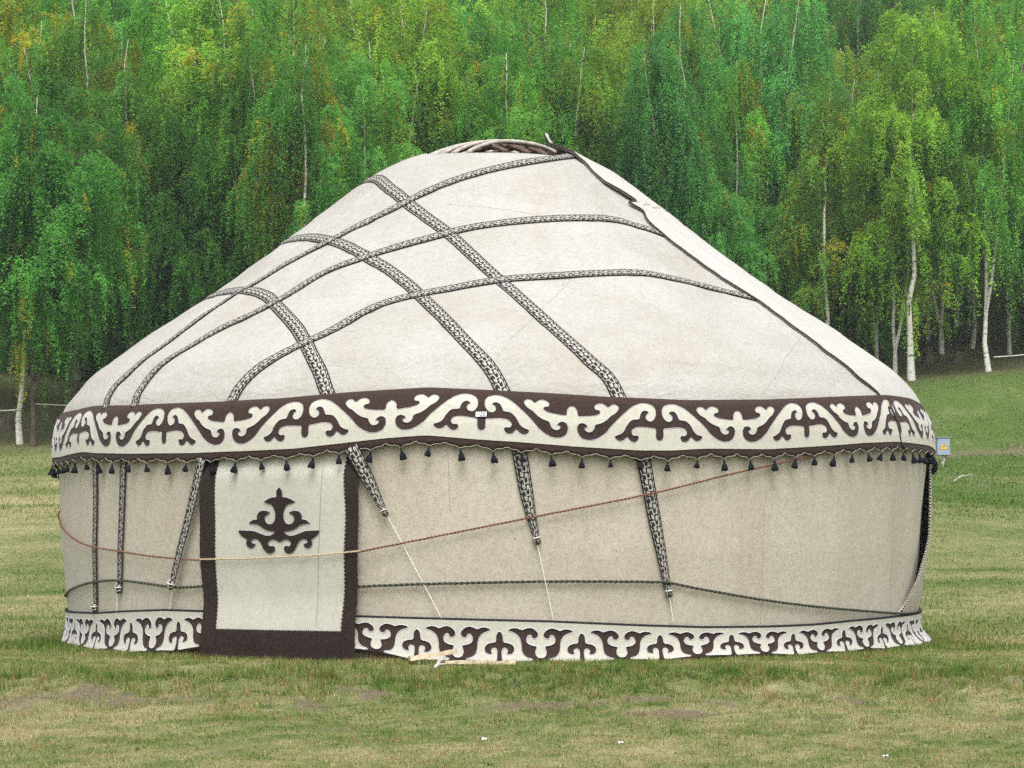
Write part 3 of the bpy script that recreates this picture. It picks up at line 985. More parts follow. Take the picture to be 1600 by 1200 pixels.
# the stem of the trefoil must not cross its axis
lh = [(max(x, 0.004), y) if i else (0.0, y) for i, (x, y) in enumerate(lh)]
lh[-1] = (LO_W, lh[-1][1])
lhalf = catmull(lh, 3)
lhalf[:, 0] = np.clip(lhalf[:, 0], 0, LO_W)
lfull = np.vstack([(lhalf * np.array([-1, 1]))[::-1], lhalf[1:]])
_d = np.gradient(lfull, axis=0); _d /= np.linalg.norm(_d, axis=1)[:, None] + 1e-9
_n = np.stack([_d[:, 1], -_d[:, 0]], 1) * 0.0034
_ar = np.sum(lfull[:-1, 0] * lfull[1:, 1] - lfull[1:, 0] * lfull[:-1, 1])
lf2 = lfull + _n
lf2[:, 0] = np.clip(lf2[:, 0], -LO_W, LO_W); lf2[[0, -1], 0] = lfull[[0, -1], 0]
lf2[:, 1] = np.clip(lf2[:, 1], 0.012, LO_H)
lfull = lf2; lhalf = lfull[len(lfull) // 2:]
bx = np.linspace(LO_W, -LO_W, 16)
sy_ = np.linspace(lhalf[-1, 1], 0, 9)[1:-1]
lpoly = np.vstack([lfull, np.stack([np.full(7, LO_W), sy_], 1), np.stack([bx, np.zeros(16)], 1), np.stack([np.full(7, -LO_W), sy_[::-1]], 1)])
tri = measure([(649.5, 1000), (780, 1003), (909, 1006), (1033, 1008), (1143, 1004)], 0.04)[:, 0]
LP = float(np.mean(np.diff(tri)))
n_low = int(round(2 * PI / LP))
LP2 = 2 * PI / n_low
triL = float(measure([(279, 990)], 0.04)[0, 0])
d_join = float(measure([(440, 990)], 0.04)[0, 0])
cents = [tri[2] + k * LP2 for k in range(-60, 60)]
cents = [c for c in cents if d_join < c < PI - 0.02] + [c for c in [triL + k * LP2 for k in range(-60, 60)] if -PI + 0.02 < c <= d_join - LP2 * 0.55]
for pc in cents:
    def mp(xy, lift, pc=pc):
        ph = pc + xy[:, 0] / LO_W * LP2 / 2
        phw = (ph + PI) % (2 * PI) - PI
        v = xy[:, 1] / LO_H
        z = lt(phw) + (lb(phw) - lt(phw)) * v
        return low_S(phw, z, v, lift)
    applique('trefoil_cutout', lpoly, mp, M['cream'], low, 0.005, 0.045, ccw_out=False)
    ln = resample(mp(lfull, 0.005), 0.012)
    v_, f_ = tube_arrays(ln, 0.0030, 4, False)
    ypart('edging', v_, f_, M['hemstitch'], low)
pp = low_S(PHI, lt(PHI) + 0.003, 0.0, -0.002)
pp = np.vstack([pp, pp[:1]])
v_, f_ = tube_arrays(pp, 0.0095, 6, False)
ypart('black_piping', v_, f_, M['black'], low)

# --- reed screen showing under the skirt beside the door
mb = MB()
for ph in np.r_[np.arange(-1.0, -0.60, 0.0042), np.arange(-0.42, -0.14, 0.0042)]:
    p0 = S(ph, 0.0, 0.026); p0 = np.array([p0[0], p0[1], -0.03 + random.uniform(-.01, .01)])
    p1 = p0 + np.array([random.uniform(-.004, .004), 0, 0.10])
    mb.tube([p0, p1], 0.0052, 5, False)
rs_ = ypart('reed_screen', np.array(mb.v), mb.f, M['reed'])
rs_["kind"] = "stuff"

# --- door flap
dl = measure([(318, 870), (337.5, 870), (538, 870), (558, 870)], 0.045)[:, 0]
D_TOP, D_BOT = float(zc((dl[0] + dl[3]) / 2)) - 0.02, float(measure([(440, 1030)], 0.08)[0, 1])
D_SILL = float(measure([(440, 985)], 0.07)[0, 1])
d_mid = (dl[0] + dl[3]) / 2; d_hw = (dl[3] - dl[0]) / 2
_da = measure([(319, 760), (316, 1015)], 0.05)
d_k = 0.35 * (_da[1, 0] - _da[0, 0]) / (_da[1, 1] - _da[0, 1]); d_z0 = float(measure([(318, 870)], 0.045)[0, 1])
def door_S(ph, z, extra=0.0):
    ph = np.asarray(ph, float); z = np.asarray(z, float)
    ph = ph + d_k * (z - d_z0)            # hangs plumb although the wall tapers
    r = np.interp(np.clip(z, 0.05, 1.5), _zz, _rr) + 0.030 + 0.045 * sstep(0.45, 0.05, z) + extra
    r = r - 0.032 * sstep(D_TOP - 0.16, D_TOP - 0.02, z) + 0.024 * ((ph - d_mid) / d_hw) ** 2 * sstep(D_TOP + 0.02, D_TOP - 0.3, z) + 0.026 * (fbm(ph * 9, z * 1.6, 99, 2) - 0.5)
    return np.stack([YC[0] + r * np.sin(ph), YC[1] - r * np.cos(ph), z], -1)
def door_N(ph):
    return np.stack([np.sin(ph), -np.cos(ph), 0 * ph], -1)
door = empty('door_flap', (0, 0, 0), yurt)
door["label"] = "cream felt door flap with dark brown border and plant emblem"
pz = np.linspace(D_SILL - 0.02, D_TOP, 48); pph = np.linspace(dl[0] + 0.006, dl[3] - 0.006, 30)
PHg, Zg = np.meshgrid(pph, pz, indexing='ij')
sheet('panel', door_S(PHg, Zg), door_N(PHg), 0.008, M['panel'], door)
def zig_strip(name, pa, pb, z0, z1, inner_is_b, amp):
    n = int((z1 - z0) / 0.0125)
    zz_ = np.linspace(z0, z1, n)
    zg = np.where(np.arange(n) % 2 == 0, amp, -amp)
    A = np.full(n, pa) + (0 if inner_is_b else zg) + (0.0012 * (rng.random(n) - .5) if inner_is_b else 0)
    B = np.full(n, pb) + (zg if inner_is_b else 0) + (0 if inner_is_b else 0.0016 * (rng.random(n) - .5))
    wob_ = 0.0022 * np.sin(zz_ * 5.1 + pa * 30) + 0.0012 * np.sin(zz_ * 13.0 + pb * 17)
    A = A + wob_; B = B + wob_ * 0.5
    tt_ = np.linspace(0, 1, 5)
    PHs = A[None, :] * (1 - tt_[:, None]) + B[None, :] * tt_[:, None]
    Zs = np.broadcast_to(zz_, PHs.shape)
    return sheet(name, door_S(PHs, Zs, 0.007), door_N(PHs), 0.014, M['brown2'], door, smooth=False)
zig_strip('border_strip', dl[0] - 0.001, dl[1], D_BOT - 0.004, D_TOP, True, 0.0013)
zig_strip('border_strip', dl[2], dl[3] + 0.001, D_BOT - 0.006, D_TOP, False, 0.0020)
n = 120
pph = np.linspace(dl[1] - 0.004, dl[2] + 0.004, n)
tops = D_SILL + np.where(np.arange(n) % 2 == 0, 0.004, -0.004)
tt_ = np.linspace(0, 1, 5)
bots = D_BOT + 0.004 + 0.004 * np.sin(pph * 40)
Zs = tops[:, None] * (1 - tt_[None, :]) + bots[:, None] * tt_[None, :]
PHs = np.broadcast_to(pph[:, None], Zs.shape)
sheet('sill_strip', door_S(PHs, Zs, 0.0045)[:, ::-1], door_N(PHs), 0.012, M['brown2'], door, smooth=False)
# plant emblem, measured half outline
EM = [(768, 143), (785, 160), (798, 195), (800, 243), (835, 246), (885, 265), (928, 292), (898, 308), (850, 325), (824, 365), (810, 420), (816, 480), (842, 520), (885, 524), (914, 500), (920, 458),
      (904, 432), (880, 420), (870, 406), (900, 388), (950, 386), (988, 408), (1004, 445), (1003, 474), (1045, 482), (1087, 518), (1040, 522), (990, 535), (930, 575), (872, 597), (822, 602), (832, 625),
      (872, 645), (920, 642), (980, 620), (1040, 597), (1110, 594), (1192, 592), (1170, 637), (1140, 665), (1107, 687), (1115, 720), (1104, 755), (1070, 778), (1036, 765), (1022, 736), (1044, 726),
      (1062, 716), (1056, 693), (1028, 681), (990, 692), (962, 730), (936, 785), (900, 824), (860, 832), (826, 812), (814, 775), (834, 751), (862, 757), (884, 742), (884, 714), (860, 691), (826, 686), (795, 700), (768, 716)]
eh = catmull(EM, 3)
mirror = np.stack([2 * 768 - eh[:, 0], eh[:, 1]], 1)[::-1]
eo = np.vstack([eh, mirror[1:-1]])
epx = np.stack([320 + eo[:, 0] / 6.667, 740 + eo[:, 1] / 6.667], 1)
eq = measure(epx, 0.045)
e2d = np.stack([eq[:, 0] * 3.33, eq[:, 1]], 1)
def emap(xy, lift):
    return door_S(xy[:, 0] / 3.33 - d_k * (xy[:, 1] - d_z0), xy[:, 1], lift)
emb = applique('plant_emblem', e2d, emap, M['brown2'], door, 0.006, 0.03, ccw_out=True)
v_, f_ = tube_arrays(resample(np.vstack([emap(e2d, 0.004), emap(e2d[:1], 0.004)]), 0.01), 0.0022, 4, False)
ypart('stitch_line', v_, f_, M['stitch'], door)
q = measure([(498, 725), (498, 978)], 0.045); q = resample(q, 0.03)
v_, f_ = tube_arrays(door_S(q[:, 0], q[:, 1], 0.0008), 0.0016, 4, False)
ypart('seam', v_, f_, M['seam'], door)

# --- woven straps over the roof and their hanging tails
def ribbon(name, phz, width, off, th=0.004, surf=None, parent=None):
    q = resample(catmull(phz, 8), 0.02) if len(phz) > 2 else resample(phz, 0.02)
    sf = surf or (lambda p, z, o: S(p, z, o))
    C = sf(q[:, 0], q[:, 1], off)
    Nn = nrm(q[:, 0], q[:, 1])
    T = np.gradient(C, axis=0); T /= np.linalg.norm(T, axis=1)[:, None]
    B = np.cross(T, Nn); B /= np.linalg.norm(B, axis=1)[:, None]
    d = np.r_[0, np.cumsum(np.linalg.norm(np.diff(C, axis=0), axis=1))]
    w = np.interp(d / d[-1], np.linspace(0, 1, len(np.atleast_1d(width))), np.atleast_1d(width)) if not np.isscalar(width) else np.full(len(C), width)
    vs_ = np.linspace(0, 1, 6)
    P = np.empty((len(C), 6, 3)); UV = np.empty((len(C), 6, 2))
    for j, v in enumerate(vs_):
        pt = C + B * ((v - 0.5) * w)[:, None]
        ph = np.arctan2(pt[:, 0] - YC[0], YC[1] - pt[:, 1])
        # settle back on the skin
        rxy = np.hypot(pt[:, 0] - YC[0], YC[1] - pt[:, 1])
        tgt = R(ph, pt[:, 2]); dr = (np.interp(pt[:, 2] + .02, _zz, _rr) - np.interp(pt[:, 2] - .02, _zz, _rr)) / .04
        want = tgt + off * np.sqrt(1 + dr * dr)
        pt = pt + (want - rxy)[:, None] * np.stack([np.sin(ph), -np.cos(ph), 0 * ph], 1)
        P[:, j] = pt
        UV[:, j, 0] = d; UV[:, j, 1] = v
    return sheet(name, P[:, ::-1], np.repeat(Nn[:, None], 6, 1), th, M['strap'], parent or yurt, uv=UV[:, ::-1])

A_px = [
    [(163, 640), (178, 605), (205, 580), (250, 545), (310, 500), (360, 466), (400, 443), (450, 412), (520, 376), (560, 355), (610, 330), (660, 305), (720, 281), (780, 265), (840, 254), (898, 245)],
    [(208, 638), (225, 600), (245, 577), (290, 547), (340, 518), (400, 490), (440, 468), (500, 432), (560, 408), (610, 392), (660, 378), (720, 362), (790, 351), (860, 345), (930, 344), (970, 348), (1045, 371)],
    [(355, 640), (375, 605), (400, 580), (430, 561), (470, 541), (520, 518), (570, 490), (620, 471), (700, 455), (780, 441), (860, 435), (930, 431), (1000, 430), (1060, 440), (1120, 455), (1195, 474)],
]
B_px = [
    [(586, 282), (610, 300), (640, 324), (690, 360), (730, 395), (780, 440), (820, 475), (870, 520), (920, 565), (950, 592), (972, 632)],
    [(470, 374), (510, 378), (545, 390), (585, 412), (620, 435), (650, 460), (690, 498), (730, 540), (765, 577), (790, 622)],
    [(345, 460), (385, 457), (420, 470), (450, 502), (475, 537), (495, 575), (516, 626)],
]
for px in B_px:
    q = measure(px, 0.025)
    q = np.vstack([[q[0, 0] - 0.45, q[0, 1] + 0.03], q])
    ribbon('woven_strap', q, 0.096, 0.0215, 0.003)
for px in A_px:
    q = measure(px, 0.03)
    ribbon('woven_strap', q, 0.080, 0.0265, 0.003)

tails = [([(145, 712), (145.5, 800), (146, 945)], (0.070, 0.066, 0.055)), ([(190, 712), (187, 800), (184, 915)], (0.070, 0.066, 0.055)),
         ([(319, 716), (300, 800), (273, 908)], (0.070, 0.062, 0.048)), ([(550, 698), (575, 745), (600, 795)], (0.098, 0.085, 0.040)),
         ([(811, 700), (824, 775), (838, 838)], (0.098, 0.085, 0.040)), ([(1006, 712), (1025, 815), (1045, 920)], (0.094, 0.085, 0.045))]
strings = [None, [(184, 918), (184, 956)], [(271, 915), (266, 955)], [(601, 797), (640, 870), (690, 966)], [(838, 842), (850, 900), (865, 970)], [(1045, 926), (1052, 976)]]
for (px, w), sp in zip(tails, strings):
    q = measure(px, 0.03)
    tl = ribbon('strap_tail', q, w, 0.018 if px[0][0] not in (319, 550) else 0.055)
    oo = 0.018 if px[0][0] not in (319, 550) else 0.055
    # knot
    e = S(q[-1, 0], q[-1, 1], oo + 0.006)
    mb = MB()
    a = np.linspace(0, 2 * PI, 15)
    dirn = S(q[-1, 0], q[-1, 1], oo) - S(q[-2, 0], q[-2, 1], oo); dirn /= np.linalg.norm(dirn)
    side = np.cross(dirn, nrm(q[-1, 0], q[-1, 1])); nn = nrm(q[-1, 0], q[-1, 1])
    base = e + dirn * 0.004
    kn = base + np.linspace(-0.022, 0.050, 9)[:, None] * dirn + 0.004 * np.sin(np.arange(9) * 1.7)[:, None] * side
    v_, f_ = tube_arrays(kn, [0.012, 0.021, 0.023, 0.018, 0.021, 0.024, 0.021, 0.016, 0.006], 8)
    uvv = np.stack([np.repeat(np.linspace(0, 0.1, 9), 8), np.tile(np.linspace(0, 1, 8), 9)], 1)
    ypart('knot', v_, f_, M['strap'], tl, uv=uvv)
    ring = base + dirn * 0.003 + 0.0225 * (np.cos(a)[:, None] * side + np.sin(a)[:, None] * nn)
    v_, f_ = tube_arrays(ring, 0.0035, 5, False)
    ypart('binding', v_, f_, M['string'], tl)
    if sp:
        sq = resample(measure(sp, 0.02), 0.02)
        v_, f_ = tube_arrays(S(sq[:, 0], sq[:, 1], 0.026), 0.0032, 5)
        ypart('tie_string', v_, f_, M['string'], tl)

# --- ropes round the wall
def rope(name, P, rad, mat, pitch, strands=2, parent=None):
    P = resample(P, 0.008)
    T, Nn, B = frames(P)
    s = np.arange(len(P)) * 0.008
    V = []; F = []
    for k in range(strands):
        a = 2 * PI * s / pitch + 2 * PI * k / strands
        C = P + rad * 0.52 * (np.cos(a)[:, None] * Nn + np.sin(a)[:, None] * B)
        v_, f_ = tube_arrays(C, rad * 0.58, 5)
        F += [tuple(i + len(V) for i in f) for f in f_]
        V += v_.tolist()
    return ypart(name, np.array(V), F, mat, parent)

def wall_path(px, offs):
    q = measure(px, 0.02)
    if px[0][0] < 120: sl = (q[1, 1] - q[0, 1]) / (q[1, 0] - q[0, 0]); q = np.vstack([[q[0, 0] - 0.45, q[0, 1] - 0.28 * sl], [q[0, 0] - 0.15, q[0, 1] - 0.15 * sl], q])
    if px[-1][0] > 1435: q = np.vstack([q, [q[-1, 0] + 0.5, q[-1, 1]]])
    q = resample(catmull(q, 8), 0.02)
    off = np.interp(np.linspace(0, 1, len(q)), np.linspace(0, 1, len(offs)), offs)
    return S(q[:, 0], q[:, 1], off)
rr_ = rope('red_brown_rope', wall_path([(101, 826), (120, 843), (145, 853), (185, 860), (250, 869), (316, 874)], [0.008, 0.010, 0.030, 0.032, 0.032, 0.05]), 0.0068, M['rope_red'], 0.05)
rr_["label"] = "thin red-brown rope left of the door"
rr_ = rope('red_brown_rope', wall_path([(560, 862), (620, 850), (700, 834), (840, 806), (1020, 770), (1150, 738), (1285, 708)], [0.05, 0.03, 0.032, 0.034, 0.034, 0.03]), 0.0068, M['rope_red'], 0.05)
rr_["label"] = "red-brown rope slanting up from the door to the upper band"
dq = resample(measure([(314, 874), (380, 873), (440, 870), (500, 867), (562, 861)], 0.07), 0.02)
rope('pale_twine', door_S(dq[:, 0], dq[:, 1], 0.022), 0.006, M['rope_light'], 0.04)
rope('dark_rope', wall_path([(112, 920), (145, 909), (185, 906), (230, 911), (275, 917), (320, 915)], [0.004, 0.008, 0.022, 0.024, 0.024]), 0.0095, M['rope_dark'], 0.07)
rope('dark_rope', wall_path([(556, 916), (630, 913), (700, 911), (860, 908), (1030, 909), (1060, 913), (1100, 921), (1200, 938), (1300, 950), (1400, 958), (1428, 957), (1441, 953)], [0.026, 0.022, 0.022, 0.022, 0.022, 0.012]), 0.0095, M['rope_dark'], 0.07)

# --- wooden crown
crown = empty('wooden_crown', (0, 0, 0), yurt)
CR, CZ = 0.60, 3.665
def cpart(name, P, w, h, mat, twist=None):
    """flat bent lath along P"""
    P = np.asarray(P)
    T, Nn, B = frames(P)
    up = np.array([0, 0, 1.0])
    side = np.cross(T, up); side /= np.linalg.norm(side, axis=1)[:, None] + 1e-9
    upv = np.cross(side, T)
    ring = [(-w / 2, -h / 2), (w / 2, -h / 2), (w / 2 + .002, 0), (w / 2, h / 2), (-w / 2, h / 2), (-w / 2 - .002, 0)]
    V = np.concatenate([(P + a_ * side + b_ * upv)[:, None] for a_, b_ in ring], 1)
    n, m = V.shape[:2]
    F = [(i * m + j, i * m + (j + 1) % m, (i + 1) * m + (j + 1) % m, (i + 1) * m + j) for i in range(n - 1) for j in range(m)]
    F += [tuple(range(m - 1, -1, -1)), tuple((n - 1) * m + j for j in range(m))]
    return ypart(name, V.reshape(-1, 3), F, mat, crown)
a = np.linspace(0, 2 * PI, 64)
cpart('rim', np.stack([YC[0] + CR * np.cos(a), YC[1] + CR * np.sin(a), np.full(64, CZ - 0.03)], 1), 0.05, 0.05, M['wood_grey'])
for rot0, offs_, mm in ((math.radians(34), (-0.36, -0.25, -0.14, -0.02, 0.10, 0.22, 0.33), 'wood_grey'), (math.radians(-56), (-0.25, -0.08, 0.08, 0.25), 'wood_dark')):
    for of in offs_:
        hl = math.sqrt(CR * CR - of * of)
        s = np.linspace(-1, 1, 25)
        hh = 0.142 * (1 - (of / CR) ** 2) ** 0.5 + 0.010
        lx, ly = s * hl, np.full(25, of)
        x = YC[0] + lx * math.cos(rot0) - ly * math.sin(rot0)
        y = YC[1] + lx * math.sin(rot0) + ly * math.cos(rot0)
        z = CZ + 0.02 + (hh if mm == 'wood_grey' else hh - 0.035) * (1 - np.abs(s) ** 2.4)
        cpart('crown_lath', np.stack([x, y, z], 1), 0.034, 0.026, M[mm])
for k in range(36):
    a_ = 2 * PI * k / 36
    p0 = np.array([YC[0] + (CR - .02) * math.cos(a_), YC[1] + (CR - .02) * math.sin(a_), CZ - 0.005])
    p1 = np.array([YC[0] + 1.15 * math.cos(a_), YC[1] + 1.15 * math.sin(a_), 3.30])
    v_, f_ = tube_arrays([p0, p1], 0.017, 6)
    ypart('roof_pole', v_, f_, M['wood_grey'], crown)

# ------------------------------------------------------------------ things around the yurt
def from_photo(px, py, dist):
    """a place at a known distance along the meadow"""
    cx = (px - 800) / F_PX; c2 = (600 - py) / F_PX
    d = np.array([cx, _cp - c2 * _sp, _sp + c2 * _cp]); d /= d[1]
    return d * dist + np.array([0, 0, CAM_Z])

# split planks at the foot of the skirt
def board(name, p0, p1, w, h, label, cat='plank'):
    p0, p1 = Vector(p0), Vector(p1)
    L = (p1 - p0).length
    n = 12
    V = []
    for i in range(n + 1):
        s = i / n * L
        k = 1 - 0.35 * max(0, (i - n + 3) / 3.0) if i > n - 3 else 1
        for (yy, zz_) in ((-w / 2, 0), (-w * .42, h), (w * .45, h * 0.92), (w / 2, 0)):
            V.append((s, yy * k + random.uniform(-.004, .004), zz_ * (0.8 + 0.3 * random.random())))
    F = []
    for i in range(n):
        for j in range(4):
            F.append((i * 4 + j, (i + 1) * 4 + j, (i + 1) * 4 + (j + 1) % 4, i * 4 + (j + 1) % 4))
    F += [(0, 1, 2, 3), tuple(n * 4 + j for j in (3, 2, 1, 0))]
    o = obj(name, np.array(V), F, M['plank'], None, False)
    o.location = p0
    o.rotation_euler = (p1 - p0).to_track_quat('X', 'Z').to_euler()
    return tag(o, label, cat)
def gp(px, py, d, lift=0.0):
    p = from_photo(px, py, d); return (p[0], d, ground_z(p[0], d) + lift)
a1 = gp(640, 1034, 14.18, 0.02); b1 = (from_photo(714, 1021, 14.25)[0], 14.25, ground_z(-0.2, 14.25) + 0.075)
board('plank', a1, b1, 0.075, 0.028, "pale split plank leaning against the yurt's skirt right of the door")
a1 = gp(695, 1032, 14.22, 0.012); b1 = gp(806, 1033, 14.25, 0.012)
board('plank', a1, b1, 0.06, 0.022, "pale plank lying flat in the grass along the yurt's skirt")
a1 = gp(679, 1040, 14.02, 0.0); b1 = (from_photo(694, 1026, 14.14)[0], 14.14, a1[2] + 0.07)
mb = MB(); pts = np.linspace(np.array(a1), np.array(b1), 8) + rng.normal(0, .004, (8, 3))
mb.tube(pts, [0.014, 0.013, 0.012, 0.014, 0.012, 0.011, 0.010, 0.006], 6)
mb.tube([pts[2], pts[2] + np.array([0.05, -0.01, 0.008])], [0.009, 0.004], 5)
tag(mb.build('broken_stick', M['wood_grey']), "short broken grey stick in front of the leaning plank", "stick")

# electrical box
bx_d = 50.0
bc = from_photo(1473.5, 698, bx_d)
gzb = ground_z(bc[0], bx_d)
ebox = empty('electrical_box', (bc[0], bx_d, gzb))
tag(ebox, "grey metal electrical box with yellow warning triangle on a short post beyond the yurt", "electrical box")
zb0 = bc[2] - 0.195 - gzb
mb = MB(); mb.box((0, 0, zb0 + 0.195), (0.285, 0.15, 0.39), bev=0.008); bd = mb.build('cabinet', M['metal'], ebox, False)
mb = MB(); mb.box((0.003, -0.081, zb0 + 0.19), (0.262, 0.012, 0.355), bev=0.004); bdoor = mb.build('cabinet_door', M['metal'], ebox, False)
mb = MB(); mb.box((0, -0.012, zb0 + 0.396), (0.31, 0.19, 0.012), bev=0.003); mb.build('rain_lip', M['metal'], ebox, False)
tc_ = np.array([0.0, -0.0885, zb0 + 0.185])
def tri_plate(s, y, name, mat, par):
    pts = [(-s, -s * .62), (s, -s * .62), (0, s * 1.05)]
    V = [(p[0] + tc_[0], tc_[1] - y, p[1] + tc_[2]) for p in pts] + [(p[0] + tc_[0], tc_[1] - y + 0.002, p[1] + tc_[2]) for p in pts]
    return obj(name, np.array(V), [(0, 1, 2), (5, 4, 3), (0, 3, 4, 1), (1, 4, 5, 2), (2, 5, 3, 0)], mat, par, False)
tri_plate(0.092, 0.001, 'warning_border', M['metal_dark'], bdoor)
tri_plate(0.082, 0.003, 'warning_triangle', M['yellow'], bdoor)
zz_ = [(0.010, 0.055), (-0.020, 0.010), (0.000, 0.010), (-0.012, -0.036), (0.024, 0.018), (0.004, 0.018), (0.022, 0.055)]
V = [(tc_[0] + p[0], tc_[1] - 0.005, tc_[2] + p[1] - 0.006) for p in zz_]
obj('lightning_bolt', np.array(V), [(0, 1, 2, 5, 6), (2, 3, 4, 5)], M['metal_dark'], bdoor, False)
mb = MB(); mb.box((0.118, -0.092, zb0 + 0.20), (0.012, 0.012, 0.03)); mb.build('lock', M['metal_dark'], bdoor, False)
mb = MB()
mb.tube([(0.0, 0, zb0 + .01), (0.01, 0, zb0 - 0.05), (0.03, 0, zb0 - 0.10), (-0.005, 0, zb0 - 0.15), (0.01, 0, -0.05)], [0.035, 0.032, 0.034, 0.036, 0.04], 8)
mb.build('post', M['wood_grey'], ebox)
mb = MB(); mb.tube([(0.05, 0.0, zb0), (0.07, -0.03, zb0 - 0.06), (0.03, -0.06, zb0 - 0.13), (0.04, -0.05, -0.03)], 0.011, 6); mb.build('cable', M['metal_dark'], ebox)

# scraps of litter on the grass
for k, (px, py, d, s, lab) in enumerate(((1383, 1186, 10.72, 0.015, "white scrap of paper in the grass at the lower right"), (757, 1147, 11.3, 0.012, "small white paper scrap on the grass at bottom centre right"),
                                         (970, 1161, 11.12, 0.012, "small crumpled pale scrap in the grass near the bottom centre"))):
    p = from_photo(px, py, d)
    n = 5
    g = [((i / (n - 1) - .5) * s * 2, (j / (n - 1) - .5) * s * 1.3, 0.012 + random.uniform(0, .012)) for i in range(n) for j in range(n)]
    F = [(i * n + j, (i + 1) * n + j, (i + 1) * n + j + 1, i * n + j + 1) for i in range(n - 1) for j in range(n - 1)]
    o = obj('paper_scrap', np.array(g), F, M['paper'], None, False)
    o.location = (p[0], d, ground_z(p[0], d) + 0.012)
    tag(o, lab, "litter")
# fallen pale branch
p = from_photo(1502, 733, 45.0)
mb = MB(); z0 = ground_z(p[0], 45.0)
mb.tube([(p[0] - .16, 45, z0 + .01), (p[0], 45.05, z0 + .12), (p[0] + .22, 45, z0 + .16)], [0.02, 0.016, 0.008], 6)
tag(mb.build('fallen_branch', M['wood_grey']), "pale bare branch lying in the grass right of the electrical box", "branch")

